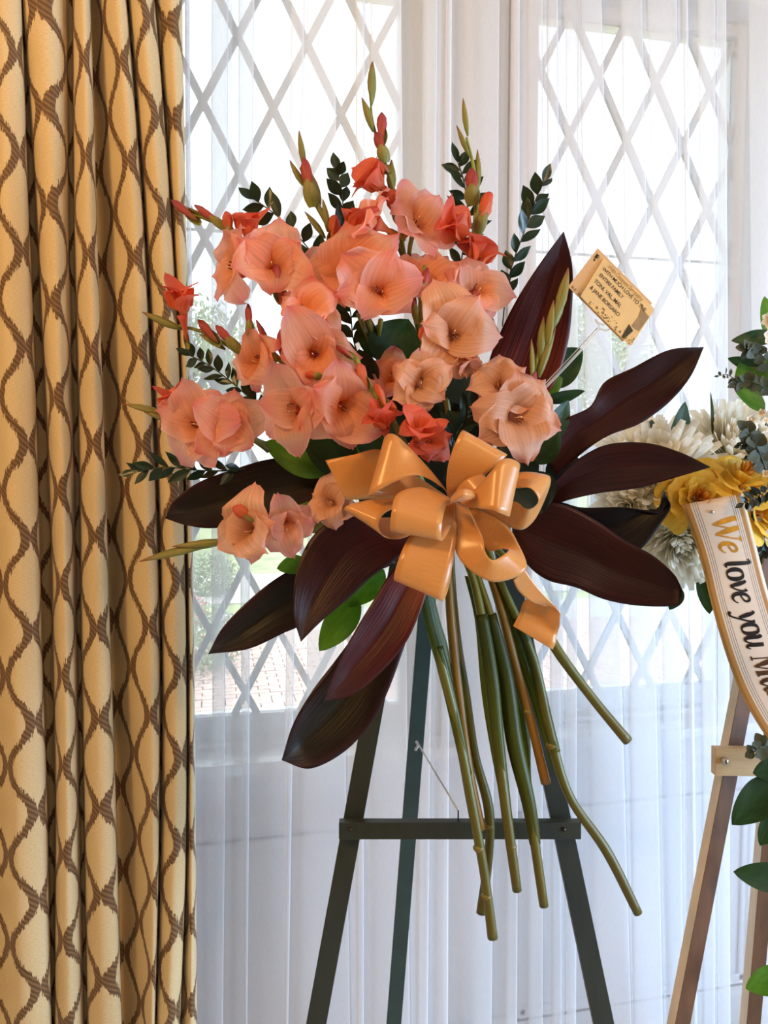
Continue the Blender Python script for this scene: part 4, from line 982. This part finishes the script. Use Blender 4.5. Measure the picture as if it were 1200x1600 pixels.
# tail to the lower right, folded over at its end
loop([(905,770,-4),(930,820,-3),(985,868,-2),(1035,884,-1),(1105,890,-.5)], [(962,720,-4),(1000,775,-3),(1050,835,-2),(1095,885,-1.2),(1128,930,-.6)], 'tail')
loop([(1100,889,-.5),(1040,884,.4),(966,862,1),(935,920,1.2),(905,985,1)], [(1128,930,-.5),(1125,975,.2),(1112,1022,.8),(1104,1060,1),(1090,1095,1)], 'tail', off=lambda s, t: .002*sin(3*pi*s))
# crumpled knot
def knot():
    v = []; uv = []; nu, nv = 22, 16
    for i in range(nu):
        s = i/(nu-1)
        for j in range(nv):
            a = 2*pi*j/nv
            cx = 612+118*s; cy = 398-22*s-20*sin(pi*s); r_ = (10+34*sin(pi*min(1, s*.8+.1))**1.0)*(1+.18*sin(3*a+5*s)+.1*sin(7*a))
            q = P(500+(cx)/3, 650+(cy+r_*.62*sin(a))/3, BD-.055-.022*sin(pi*s)+.016*cos(a)*-1.0)
            v.append(q); uv.append((j/nv, s))
    return mk('knot', v, grid_faces(nu, nv, True)+[tuple(range(nv-1, -1, -1)), tuple(range((nu-1)*nv, nu*nv))], M_satin, bow, uvs=uv)
knot()

# ---------------- sympathy card on its clear pick ----------------
M_card = simple('cream_card_paper', S((226, 196, 140)), .7, .04, 40)
M_env = simple('tan_envelope_paper', S((214, 178, 132)), .75, .04, 40)
M_ink = simple('dark_ink', S((48, 40, 44)), .6, .05, 50)
M_gold = simple('pale_gold_print', S((178, 142, 84)), .5, .1, 60)
M_greyp = simple('grey_lily_print', S((150, 128, 92)), .6, .15, 90)
M_darkp = simple('dark_stalk_print', S((48, 50, 28)), .6, .2, 90)
M_olive = simple('olive_print', S((130, 112, 62)), .6, .35, 300)
KD = 1.17
def cardplane(px0, py0, px1, py1, px2, py2, d):
    o = P(px0, py0, d); x = P(px1, py1, d)-o; y = P(px2, py2, d)-o
    return o, x, y
def slab(name, o, x, y, th, mat, parent, poly=((0,0),(1,0),(1,1),(0,1)), off=0.0):
    n = x.cross(y).normalized()
    if n.dot(fwd) > 0: n = -n
    n_ = len(poly); v = [o+x*a+y*b_+n*(off+th) for a, b_ in poly]+[o+x*a+y*b_+n*off for a, b_ in poly]
    f = [tuple(range(n_)), tuple(range(2*n_-1, n_-1, -1))]+[(i, i+n_, (i+1) % n_+n_, (i+1) % n_) for i in range(n_)]
    return mk(name, v, f, mat, parent, smooth=False)
env = thing('envelope', 'tan florist envelope standing behind the sympathy card on a clear pick', 'envelope', P(955, 465, KD+.002))
eo, ex, ey = cardplane(933.7, 388, 1019, 474, 887.5, 448, KD+.002)
slab('body', eo, ex, ey, .0008, M_env, env)
crd = thing('sympathy_card', 'cream sympathy card with handwriting and a printed calla lily, held over the ferny leaves', 'card', P(965, 470, KD-.0006))
crd['label'] = 'small cream handwritten sympathy card tilted on the clear plastic pick'
co, cx_, cy_ = cardplane(943.5, 403, 1023, 483, 906.5, 463, KD-.0006)
slab('card', co, cx_, cy_, .0006, M_card, crd, ((0,0),(.97,0),(1,.06),(.99,.95),(.96,1),(0,1)))
def text_mesh(body, size, mat, o, x, y, ux, uy, parent, name, shear=.1, lift=.0011, spacing=1.0, thick=0):
    cu = bpy.data.curves.new('t', 'FONT'); cu.body = body; cu.size = size; cu.shear = shear; cu.space_character = spacing; cu.offset = thick
    cu.resolution_u = 3
    ob = bpy.data.objects.new('t', cu); COL.objects.link(ob)
    me = ob.to_mesh(); xn, yn = x.normalized(), y.normalized(); n = xn.cross(yn).normalized()
    if n.dot(fwd) > 0: n = -n
    org = o+x*ux+y*uy+n*lift
    vs = [org+xn*q.co.x-yn*q.co.y for q in me.vertices]; fs = [tuple(p.vertices) for p in me.polygons]
    ob.to_mesh_clear(); bpy.data.objects.remove(ob); bpy.data.curves.remove(cu)
    return mk(name, vs, fs, mat, parent, smooth=False)
fs = .0080
for body, ux, uy, sz_ in (('WITH MUCH LOVE TO THE', .06, .22, fs), ('ENTIRE FAMILY', .07, .37, fs), ('TONI, VAL, MAI,', .05, .55, fs*1.08), ('& JANE BORSARO', .05, .72, fs*1.05)):
    text_mesh(body, sz_, M_ink, co, cx_, cy_, ux, uy, crd, 'lettering', .15, spacing=.92, thick=.00004)
text_mesh('With Deepest Sympathy', .0095, M_gold, co, cx_, cy_, .10, .10, crd, 'printed_greeting', .3, spacing=.8)
text_mesh('BLB   2618', .0058, M_ink, eo, ex, ey, .03, .97, env, 'lettering', .1, .0010)
def poly_print(name, pts, mat, parent, o, x, y, off=.0007):
    return slab(name, o, x, y, .0001, mat, parent, pts, off)
poly_print('lily_print', [(.80,.14),(.83,.12),(.86,.2),(.99,.22),(.985,.34),(.97,.62),(.88,.66),(.84,.64),(.855,.4),(.83,.24)], M_greyp, crd, co, cx_, cy_)
poly_print('stalk_print', [(.80,.66),(.90,.70),(.88,.82),(.84,.99),(.80,.99),(.80,.84)], M_darkp, crd, co, cx_, cy_, .00075)
rr = random.Random(5)
MBp = MB(); cn = cx_.cross(cy_).normalized(); cn = -cn if cn.dot(fwd) > 0 else cn
for i in range(90):
    a = rr.uniform(.16, .99); bq = 1-abs(rr.gauss(0, .09))-.012; s_ = rr.uniform(.006, .022)
    if a < .3: bq = max(bq, .9)
    k = rr.uniform(0, 3); pts = [co+cx_*min(.985, a+s_*cos(k+q*2.1))+cy_*min(.985, bq+1.4*s_*sin(k+q*2.1))+cn*.0008 for q in range(3)]
    MBp.add(pts, [(0, 1, 2)])
o = MBp.make('flower_print', M_olive, crd, kind='stuff')
MBp = MB()
for i in range(14):
    a = rr.uniform(.02, .14); bq = rr.uniform(.06, .13); pts = [eo+ex*(.03+a*.9*0+rr.uniform(0, .07))+ey*(bq+rr.uniform(0, .14))+cn*.0011 for q in range(3)]; MBp.add(pts, [(0, 1, 2)])
MBp.make('emblem_print', M_darkp, env, kind='stuff')
M_clear, nt, b, out = nodes('clear_plastic')
b.inputs['Roughness'].default_value = .08; b.inputs['IOR'].default_value = 1.4; b.inputs['Base Color'].default_value = (.9, .93, .92, 1)
t_ = nd(nt, 'ShaderNodeBsdfTransparent'); mx = nd(nt, 'ShaderNodeMixShader', i0=.4); nt.links.new(t_.outputs[0], mx.inputs[1]); nt.links.new(b.outputs[0], mx.inputs[2]); nt.links.new(mx.outputs[0], out.inputs[0])
pk = thing('card_pick', 'clear plastic pick holding the sympathy card above the maroon leaves', 'card holder', P(840, 620, KD+.02))
tube('stem', PL([(938, 514, KD+.006), (890, 566, KD+.012), (836, 622, KD+.04)]), [.0018, .0024, .0024], M_clear, pk, ns=6)
tube('stem', PL([(934, 512, KD+.008), (886, 563, KD+.016), (834, 618, KD+.045)]), [.0009], M_wire, pk, ns=5)
for pts in ([(938,514),(934,506),(930,499)], [(938,514),(948,516),(956,512)], [(930,499),(936,505),(944,508)], [(956,512),(950,508),(944,504)]):
    tube('prong', PL([(a, c, KD+.006) for a, c in pts]), [.0012], M_clear, pk, ns=6)
# ---------------- second standing spray at the right ----------------
RD = 1.46
M_pine = simple('pale_pine', S((226, 204, 172)), .55, .06, 14, .15, stretch=(6, 6, .7))
M_brownw = simple('brown_wood_face', S((96, 62, 34)), .6, .3, 22, .2, stretch=(2, 2, .5))
M_pine2 = simple('knotty_pine_crossbar', S((206, 176, 132)), .55, .10, 12, .15, stretch=(1, 1, 9))
M_steel = simple('steel_screw', S((190, 185, 175)), .25, .05, 40, metal=1)
we = thing('wooden_easel', 'pale pine easel with brown-faced legs holding the white and yellow spray', 'easel', P(1170, 1200, RD))
def wleg(a, b, w_, dp, yaw, label=None):
    a, b = Vector(a), Vector(b); t = (b-a).normalized(); s = (rgt*cos(yaw)+fwd*sin(yaw)); s = (s-t*s.dot(t)).normalized(); n = t.cross(s)
    v = []
    for p in (a, b):
        for x, y in ((-1,-1),(1,-1),(1,1),(-1,1)): v.append(p+s*x*w_/2+n*y*dp/2)
    f = [(3,2,1,0),(4,5,6,7),(0,1,5,4),(1,2,6,5),(2,3,7,6),(3,0,4,7)]
    o = mk('leg', v, f, [M_pine, M_brownw], we, smooth=False, fm=None)
    # the broad faces turned to the room are brown, the narrow side faces pale
    for p in o.data.polygons:
        p.material_index = 1 if abs(p.normal.dot(n)) > .9 else 0
    m_ = o.modifiers.new('bevel', 'BEVEL'); m_.width = .0012; m_.segments = 2
    return o
top1 = P(1200, 870, RD+.05)
wleg(top1, down(1166, 1000, RD+.035, 1056, 1600, RD+.01, .015), .032, .026, .14)
wleg(P(1235, 870, RD+.09), down(1196, 1330, RD+.2, 1172, 1600, RD+.29, .015), .034, .03, .05)
wb_ = beam('crossbar', P(1114, 1188, RD), P(1340, 1192, RD-.01), .052, .02, M_pine2, we, side=upv)
v, f, uv = tube_data([P(1132, 1189, RD-.012), P(1132, 1189, RD-.015), P(1132, 1189, RD-.018)], [.0075, .0065, .002], 14, 8)
mk('screw', v, f, M_steel, wb_)
wleg(P(1275, 860, RD+.05), down(1310, 1000, RD+.035, 1410, 1600, RD+.01, .015), .032, .026, .3)

# chrysanthemums
M_mum = thin('cream_white_ray_petal', [(0, S((214, 206, 140))), (.3, S((250, 244, 222))), (1, S((255, 251, 238)))], .5, None, .55, 8, .06, 3, .15, .3)
def ray_mesh(seed):
    rr = random.Random(seed); nu, nv = 7, 5; v = []; uv = []
    cv = rr.uniform(.15, .4)
    for i in range(nu):
        s = i/(nu-1); w_ = .085*(sin(pi*min(1, s*.84+.09)))**.5
        for j in range(nv):
            t = j/(nv-1)*2-1
            v.append(Vector((t*w_, s, .12*t*t*w_*6*.3+cv*s*s*.8))); uv.append(((t+1)/2, s))
    return mesh('ray_petal', v, grid_faces(nu, nv), M_mum, uv)
RAY = [ray_mesh(i) for i in range(4)]
M_mumc = simple('mum_centre', S((206, 200, 120)), .8, .2, 200)
def mum(label, px, py, d, Rpx, ax, ay, az, seed, n=150):
    c = P(px, py, d); s = Rpx/F*d; A = axis_of(ax, ay, az); M0 = Matrix.Translation(c) @ frame_from(A)
    t = thing('chrysanthemum', label, 'flower', c, 'white chrysanthemums of the right-hand spray')
    core = [(.02, -.25), (.2, -.2), (.28, 0), (.24, .15), (.1, .24), (.01, .26)]
    put('flower_head', lathe_mesh('flower_head', [(r*s, z*s) for r, z in core], M_mumc, 12), t, M0)
    rr = random.Random(seed)
    for k in range(n):
        f = (k+.5)/n                      # 0 centre .. 1 rim
        el = math.radians(88-98*f**.8+rr.uniform(-6, 6)); a = k*2.39996+rr.uniform(-.1, .1)
        L_ = s*(.42+.62*f**.7)*rr.uniform(.88, 1.08)
        dr = Vector((cos(a)*cos(el), sin(a)*cos(el), sin(el))); up_ = Vector((-cos(a)*sin(el), -sin(a)*sin(el), cos(el)))
        X_ = dr.cross(up_)
        base = Vector((cos(a)*.10*s*f, sin(a)*.10*s*f, .06*s*(1-f)))
        wdt = L_*1.25
        Mp = M0 @ Matrix.Translation(base) @ Matrix((X_*wdt, dr*L_, up_*L_*(1 if f < .75 else .5))).transposed().to_4x4()
        put('ray_petal', RAY[rr.randrange(4)], t, Mp)
    return t
mum('white chrysanthemum behind the tip of the maroon ti leaves', 1022, 742, 1.5, 96, -.25, .45, .8, 1, 290)
mum('white chrysanthemum at the top right, above the yellow roses', 1145, 712, 1.54, 92, .05, .6, .75, 2, 290)
mum('small white chrysanthemum at far left of its spray, above the curled black leaf', 985, 795, 1.47, 54, -.5, .0, .8, 3, 200)
mum('white chrysanthemum hanging below the yellow rose, beside the banner', 1062, 838, 1.48, 82, -.15, -.45, .8, 4, 290)
# yellow roses
M_rose = thin('yellow_rose_petal', [(0, S((222, 150, 40))), (.5, S((238, 190, 60))), (1, S((236, 200, 84)))], .3, None, .5, 16, .08, 2, .2, .3)
M_rosec = thin('orange_rose_heart', [(0, S((200, 110, 40))), (1, S((232, 164, 70)))], .25, None, .5, 16, .1, 2, .2, .3)
def rose_petal(op, seed, mat):
    """petal wrapped round +Z; op 0 tight .. 1 open"""
    rr = random.Random(seed); nu, nv = 11, 11; v = []; uv = []
    for i in range(nu):
        s = i/(nu-1); r_ = .10+.16*op+(.28+.5*op)*s**(1.6-.5*op); z = s*(.95-.35*op)+.1-(.25*op*max(0, s-.6)**1.2*2.4)
        w_ = (.75+.2*op)*sin(pi*min(1, .12+s*.72))**.55*(.6+.5*s)
        for j in range(nv):
            t = j/(nv-1)*2-1; th = t*w_*(1.25-.45*op)
            rf = r_*(1-.06*t*t)+.03*s*sin(7*t+seed)
            v.append(Vector((rf*cos(th), rf*sin(th), z-.10*s*t*t+.02*sin(5*t+seed)*s))); uv.append(((t+1)/2, s))
    return mesh('petal', v, grid_faces(nu, nv), mat, uv)
def rose(label, px, py, d, Rpx, ax, ay, az, seed):
    c = P(px, py, d); s = Rpx/F*d; A = axis_of(ax, ay, az); M0 = Matrix.Translation(c-A*s*.5) @ frame_from(A, seed) @ Matrix.Scale(s, 4)
    t = thing('yellow_rose', label, 'rose', c, 'yellow roses of the right-hand spray')
    rr = random.Random(seed)
    lv = [(0, 3, .34), (.1, 3, .5), (.25, 4, .66), (.45, 4, .8), (.7, 5, .95), (1.0, 5, 1.08)]
    k = 0
    for op, n, sc_ in lv:
        me = rose_petal(op, seed+k, M_rosec if op < .2 else M_rose)
        for q in range(n):
            put('petal', me, t, M0 @ Matrix.Rotation(k*1.1+q*2*pi/n+rr.uniform(-.15, .15), 4, 'Z') @ Matrix.Diagonal((sc_, sc_, (.95-.25*op)*rr.uniform(.94, 1.06), 1)))
        k += 1
    return t
rose('yellow rose facing the room just above the banner top, heart showing', 1092, 778, 1.385, 60, -.15, .15, .95, 3)
rose('yellow rose at right of the banner top, seen from its side', 1160, 745, 1.40, 58, .15, .65, .6, 8)
rose('yellow rose at the very edge of the photo beside the black fern-like leaf', 1203, 800, 1.42, 52, .5, .1, .8, 12)

# banner sash
M_ban, nt, b, out = nodes('cream_sash_with_gold_borders')
uvn = nd(nt, 'ShaderNodeUVMap'); sp = nd(nt, 'ShaderNodeSeparateXYZ'); nt.links.new(uvn.outputs[0], sp.inputs[0])
cream = S((226, 208, 188)); gold = S((178, 128, 60)); dark = S((70, 56, 44))
st = [(0, S((206, 170, 110))), (.025, gold), (.125, cream), (.155, dark), (.163, cream), (.19, dark), (.198, cream), (.225, dark), (.233, cream), (.765, dark), (.773, cream), (.80, dark), (.808, cream), (.835, dark), (.843, cream), (.87, gold), (.96, S((226, 208, 170)))]
r = ramp(nt, sp.outputs[0], st); r.color_ramp.interpolation = 'CONSTANT'
nt.links.new(r.outputs[0], b.inputs['Base Color']); b.inputs['Roughness'].default_value = .38; b.inputs['Sheen Weight'].default_value = .2
tr = nd(nt, 'ShaderNodeBsdfTranslucent'); nt.links.new(r.outputs[0], tr.inputs[0]); mx = nd(nt, 'ShaderNodeMixShader', i0=.15)
nt.links.new(b.outputs[0], mx.inputs[1]); nt.links.new(tr.outputs[0], mx.inputs[2]); nt.links.new(mx.outputs[0], out.inputs[0])
BA = [(1065, 789, 1.36), (1092, 868, 1.352), (1113, 950, 1.35), (1139, 1035, 1.355), (1165, 1098, 1.36), (1200, 1156, 1.37), (1245, 1215, 1.38)]
BB = [(1160, 771, 1.36), (1181, 850, 1.352), (1203, 932, 1.35), (1230, 1012, 1.355), (1258, 1070, 1.36), (1290, 1122, 1.37), (1330, 1175, 1.38)]
ban = thing('memorial_banner', 'cream sash with gold borders reading We love you, pinned over the yellow roses', 'banner', P(1115, 782, 1.36))
offb = lambda s, t: .004*sin(pi*t)*(1-.5*s)+.0015*sin(9*s+2*t)
bo = loft('sash', BA, BB, M_ban, ban, nu=60, nv=15, off=offb, thick=.0005)
a_, b_ = cr(PL(BA), 240), cr(PL(BB), 240)
arc = [0]
for i in range(1, 240): arc.append(arc[-1]+((a_[i]+b_[i])/2-(a_[i-1]+b_[i-1])/2).length)
def bpt(dist, t, lift=.0011):
    import bisect
    i = min(max(bisect.bisect(arc, dist)-1, 0), 238); f = (dist-arc[i])/(arc[i+1]-arc[i]); s = (i+f)/239
    p = a_[i].lerp(a_[i+1], f).lerp(b_[i].lerp(b_[i+1], f), t)
    n = (a_[i+1]-a_[i]).cross(b_[i]-a_[i]).normalized(); n = -n if n.dot(fwd) > 0 else n
    return p+n*(offb(s, t)+lift)
M_foilg = simple('gold_foil', S((206, 150, 50)), .3, .25, 60, metal=.6)
M_foild = simple('foil_dark_reflection', S((26, 18, 16)), .3, .3, 60, metal=.0)  # same lettering foil, its varying reflections put into the colour word by word
M_foilb = simple('foil_brown_reflection', S((84, 54, 26)), .35, .3, 60, metal=.4)
GL = {  # strokes: (x, y, half width) in x-heights
 'W': (1.75, [[(.0,1.4,.03),(.35,1.42,.04)], [(.12,1.38,.13),(.28,.7,.13),(.45,.0,.06)], [(.45,.0,.03),(.8,.9,.03),(.92,1.35,.05)], [(.70,1.42,.04),(1.0,1.42,.04)], [(.85,1.38,.13),(1.0,.7,.13),(1.17,.0,.06)], [(1.17,.0,.03),(1.55,.95,.03),(1.66,1.38,.04)], [(1.45,1.42,.03),(1.85,1.42,.03)]]),
 'e': (.82, [[(.10,.50,.03),(.45,.58,.03),(.70,.74,.05),(.66,.94,.06),(.45,1.0,.04),(.20,.82,.08),(.07,.45,.11),(.14,.12,.09),(.36,.0,.05),(.60,.10,.025),(.74,.26,.02)]]),
 'l': (.50, [[(-.02,1.52,.02),(.16,1.56,.05),(.26,1.5,.09),(.22,.9,.11),(.17,.3,.11),(.22,.04,.06),(.42,.10,.02)]]),
 'o': (.88, [[(.44,1.0,.03),(.20,.85,.09),(.08,.5,.12),(.16,.12,.08),(.40,.0,.03),(.66,.15,.09),(.78,.5,.12),(.70,.88,.08),(.44,1.0,.03)]]),
 'v': (.82, [[(.0,.92,.02),(.14,.98,.06),(.22,.6,.12),(.32,.05,.07)], [(.32,.03,.04),(.6,.35,.035),(.78,.8,.05),(.70,.98,.09)]]),
 'y': (.86, [[(.0,.92,.02),(.16,.98,.06),(.26,.6,.12),(.38,.05,.07)], [(.80,.92,.09),(.78,.7,.06),(.50,.1,.04),(.22,-.38,.04),(.0,-.48,.06),(-.1,-.36,.08)]]),
 'u': (.98, [[(.0,.9,.02),(.14,.98,.06),(.18,.8,.10),(.12,.3,.12),(.22,.02,.07),(.44,.1,.035),(.68,.6,.03)], [(.78,.98,.11),(.72,.5,.12),(.70,.12,.09),(.82,.0,.05),(.98,.16,.02)]]),
 'M': (1.75, [[(-.05,.0,.03),(.28,.0,.03)], [(.12,.0,.03),(.22,.7,.03),(.34,1.4,.03)], [(.14,1.42,.03),(.5,1.42,.03)], [(.42,1.4,.13),(.58,.7,.13),(.74,.0,.06)], [(.74,.0,.03),(1.05,.7,.03),(1.36,1.4,.04)], [(1.42,1.4,.13),(1.34,.7,.13),(1.26,.0,.13)], [(1.05,.0,.03),(1.5,.0,.03)], [(1.3,1.42,.03),(1.65,1.42,.03)]]),
 'a': (.98, [[(.66,.94,.03),(.42,1.0,.03),(.18,.80,.09),(.06,.42,.12),(.14,.06,.09),(.32,.02,.05),(.58,.35,.03),(.70,.8,.03)], [(.80,1.0,.11),(.72,.5,.12),(.70,.12,.09),(.82,.0,.05),(.98,.16,.02)]]),
 'm': (1.4, [[(.0,.9,.02),(.16,.98,.06),(.2,.8,.1),(.1,.0,.11)], [(.15,.5,.03),(.4,.95,.05),(.58,.9,.1),(.52,.0,.11)], [(.58,.5,.03),(.8,.95,.05),(1.0,.9,.1),(.95,.1,.1),(1.1,.0,.05),(1.25,.16,.02)]]),
}
XH = .0290; wid_m = (b_[40]-a_[40]).length
def letters(text, d0, mat, name='lettering'):
    V, Fc = [], []; x0 = 0
    for ch in text:
        if ch == ' ': x0 += .55; continue
        adv, strokes = GL[ch]
        for st_ in strokes:
            c = cr(st_, max(6, len(st_)*4)); o_ = len(V)
            for i, q in enumerate(c):
                t = (c[min(i+1, len(c)-1)]-c[max(i-1, 0)]); l = math.hypot(t.x, t.y) or 1; nx, ny = -t.y/l, t.x/l
                for sgn in (1, -1):
                    gx, gy = q.x+sgn*nx*(abs(q.z)*1.25+.01), q.y+sgn*ny*(abs(q.z)*1.25+.01); gx += gy*.08
                    V.append(bpt(d0+(x0+gx)*XH*.86, .37+gy*XH/wid_m*.98))
            Fc += [(o_+2*i, o_+2*i+1, o_+2*i+3, o_+2*i+2) for i in range(len(c)-1)]
        x0 += adv+.02
    mk(name, V, Fc, mat, ban, smooth=False)
    return x0*XH*.86
d_ = .034
d_ += letters('We', d_, M_foilg); d_ += .013
d_ += letters('love', d_, M_foild); d_ += .014
d_ += letters('you', d_, M_foild); d_ += .014
d_ += letters('Mama', d_, M_foilb)
pin = tube('pin', [bpt(.022, .42, 0), bpt(.022, .42, .004)], [.0028, .0024], M_steel, ban, ns=12)

# greenery of the right-hand spray
def rleaf(label, b0, t0, wpx, d, mat, tilt=0, name='salal_leaf', grp='green leaves of the right-hand spray', shape=0):
    a, b_ = P(b0[0], b0[1], d), P(t0[0], t0[1], d)
    return tag(put(name, unit_leaf(mat, shape), None, leaf_M(a, b_, wpx/F*d, tilt)), label, 'leaf', grp)
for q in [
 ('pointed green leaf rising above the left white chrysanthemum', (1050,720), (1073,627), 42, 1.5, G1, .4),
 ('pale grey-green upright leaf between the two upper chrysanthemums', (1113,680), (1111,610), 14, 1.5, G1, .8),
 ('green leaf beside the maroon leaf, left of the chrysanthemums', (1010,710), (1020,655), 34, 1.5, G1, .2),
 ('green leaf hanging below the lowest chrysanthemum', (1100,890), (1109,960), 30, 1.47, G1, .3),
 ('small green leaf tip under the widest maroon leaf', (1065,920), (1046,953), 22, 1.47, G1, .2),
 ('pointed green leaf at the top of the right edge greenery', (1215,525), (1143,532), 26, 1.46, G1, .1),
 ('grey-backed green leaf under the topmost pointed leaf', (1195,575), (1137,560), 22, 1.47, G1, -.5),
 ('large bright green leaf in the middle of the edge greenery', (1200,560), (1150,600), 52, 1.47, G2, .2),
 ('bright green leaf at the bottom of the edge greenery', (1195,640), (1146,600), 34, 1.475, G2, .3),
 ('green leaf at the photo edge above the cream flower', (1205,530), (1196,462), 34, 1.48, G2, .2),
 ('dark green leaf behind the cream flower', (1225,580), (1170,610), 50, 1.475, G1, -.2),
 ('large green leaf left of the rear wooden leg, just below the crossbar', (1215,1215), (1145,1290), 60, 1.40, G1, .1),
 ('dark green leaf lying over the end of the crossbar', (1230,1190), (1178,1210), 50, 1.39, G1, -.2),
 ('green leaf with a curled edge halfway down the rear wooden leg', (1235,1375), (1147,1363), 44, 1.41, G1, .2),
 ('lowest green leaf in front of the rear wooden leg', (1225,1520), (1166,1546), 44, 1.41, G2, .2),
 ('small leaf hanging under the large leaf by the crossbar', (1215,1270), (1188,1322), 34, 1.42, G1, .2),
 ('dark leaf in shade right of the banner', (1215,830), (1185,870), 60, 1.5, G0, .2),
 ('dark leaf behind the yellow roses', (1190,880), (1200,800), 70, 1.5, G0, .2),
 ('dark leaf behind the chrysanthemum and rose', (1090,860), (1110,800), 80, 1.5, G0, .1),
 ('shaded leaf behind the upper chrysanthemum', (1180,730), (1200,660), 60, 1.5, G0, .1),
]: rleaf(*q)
M_euc = thin('dusky_eucalyptus_leaf', [(0, S((62, 70, 58))), (1, S((84, 92, 76)))], .08, None, .6, 8, .15, 3, .2, .3)
M_black = thin('blackish_fern_leaf', [(0, S((20, 30, 20))), (1, S((28, 40, 26)))], .05, None, .4, 8, .15, 3, .2, .4)
EG = 'sprigs of the right-hand spray'
def rsprig(*a, **k): return sprig('eucalyptus_sprig' if k.pop('euc', False) else 'leafy_sprig', *a, **k)
rsprig('round-leaved eucalyptus sprig over the upper right chrysanthemum', 'sprig', [(1165,672,1.36),(1178,690,1.36),(1190,715,1.37),(1205,760,1.4)], [.0012], 13, 24, 24, M_euc, EG, 60, 21, 0, euc=True)
rsprig('tiny-leaved sprig hanging left of the round eucalyptus', 'sprig', [(1155,697,1.37),(1165,695,1.37),(1175,700,1.37),(1190,712,1.38)], [.0009], 8, 11, 9, M_euc, EG, 60, 22, 0, euc=True)
rsprig('black feathery sprig overlapping the top corner of the banner', 'sprig', [(1163,786,1.33),(1178,778,1.33),(1195,770,1.34),(1225,762,1.36)], [.0010], 16, 21, 10, M_black, EG, 55, 23, 1, euc=False)
rsprig('dusky leafy sprig among the edge greenery', 'sprig', [(1150,600,1.43),(1165,595,1.43),(1185,600,1.43),(1215,620,1.44)], [.0010], 14, 18, 12, M_euc, EG, 55, 24, 0, euc=True)
rsprig('dusky sprig just below the topmost pointed leaf', 'sprig', [(1165,545,1.43),(1180,548,1.43),(1195,560,1.43),(1215,590,1.44)], [.0010], 10, 20, 18, M_euc, EG, 60, 25, 0, euc=True)
rsprig('thin sprig with tiny leaves reaching left in front of the sheer curtain', 'sprig', [(1124,587,1.43),(1135,585,1.43),(1145,590,1.43),(1165,600,1.44)], [.0007], 7, 11, 5, M_euc, EG, 75, 26, 1, euc=True)
rsprig('eucalyptus sprig at the end of the wooden crossbar', 'sprig', [(1178,1175,1.36),(1190,1168,1.36),(1205,1160,1.37),(1225,1150,1.38)], [.0010], 9, 20, 18, M_euc, EG, 65, 27, 0, euc=True)
rsprig('dark sprig hanging right of the banner', 'sprig', [(1188,870,1.45),(1195,840,1.45),(1205,810,1.45),(1215,780,1.46)], [.0010], 12, 24, 12, M_black, EG, 45, 28, 1, euc=False)
# small cream flowers
M_wax = thin('cream_waxflower_petal', [(0, S((214, 190, 130))), (1, S((246, 238, 226)))], .3, None, .5, 6, .06, 2, .1, .3)
M_bud2 = simple('cream_bud', S((224, 196, 158)), .6, .15, 150)
def small_flower(label, px, py, d, Rpx, az=.9, n=5, name='waxflower', group='small cream flowers at the right edge'):
    c = P(px, py, d); s = Rpx/F*d; t = thing(name, label, 'flower', c, group)
    A = axis_of((px % 7-3)/8, (py % 5-1)/6, az); M0 = Matrix.Translation(c) @ frame_from(A, px)
    lm = unit_leaf(M_wax, 0)
    put('centre', lathe_mesh('centre', [(.05*s, -.1*s), (.28*s, .0), (.22*s, .2*s), (.02*s, .28*s)], M_bud2, 8), t, M0)
    for k in range(n):
        put('petal', lm, t, M0 @ Matrix.Rotation(k*2*pi/n, 4, 'Z') @ Matrix.Rotation(.5, 4, 'X') @ Matrix.Diagonal((s*.85, s, s, 1)))
small_flower('cream waxflower above the round eucalyptus', 1190, 645, 1.4, 8)
small_flower('cream waxflower bud-like bloom right of the chrysanthemum top', 1195, 657, 1.4, 6)
small_flower('cream waxflower at the edge beside the round eucalyptus', 1196, 712, 1.39, 8)
small_flower('cream waxflower above the black feathery sprig', 1190, 728, 1.39, 9)
small_flower('cream waxflower nearest the yellow rose at the edge', 1197, 740, 1.38, 7)
small_flower('little white waxflower behind the upper right chrysanthemum', 1172, 655, 1.44, 9)
small_flower('larger cream flower at the photo edge high in the greenery', 1207, 525, 1.42, 20, n=8, name='cream_flower')
small_flower('cream flower at the edge just under the topmost leaf', 1204, 500, 1.43, 16, n=7, name='cream_flower')
small_flower('cream flower at the edge beside the banner', 1206, 835, 1.42, 16, n=7, name='cream_flower')
small_flower('white flower at the edge above the yellow roses', 1200, 690, 1.46, 24, n=8, name='cream_flower')
M_moss = simple('floral_foam_green', S((36, 52, 32)), .9, .2, 60, .3)
v, f, uv = tube_data([P(1190, 700, 1.56), P(1195, 760, 1.56), P(1200, 860, 1.55)], [.03, .07, .04], 14, 10)
o = mk('foam_holder', v, f, M_moss, None, uvs=uv); tag(o, 'dark green foam holder behind the yellow roses of the right-hand spray', 'flower holder')
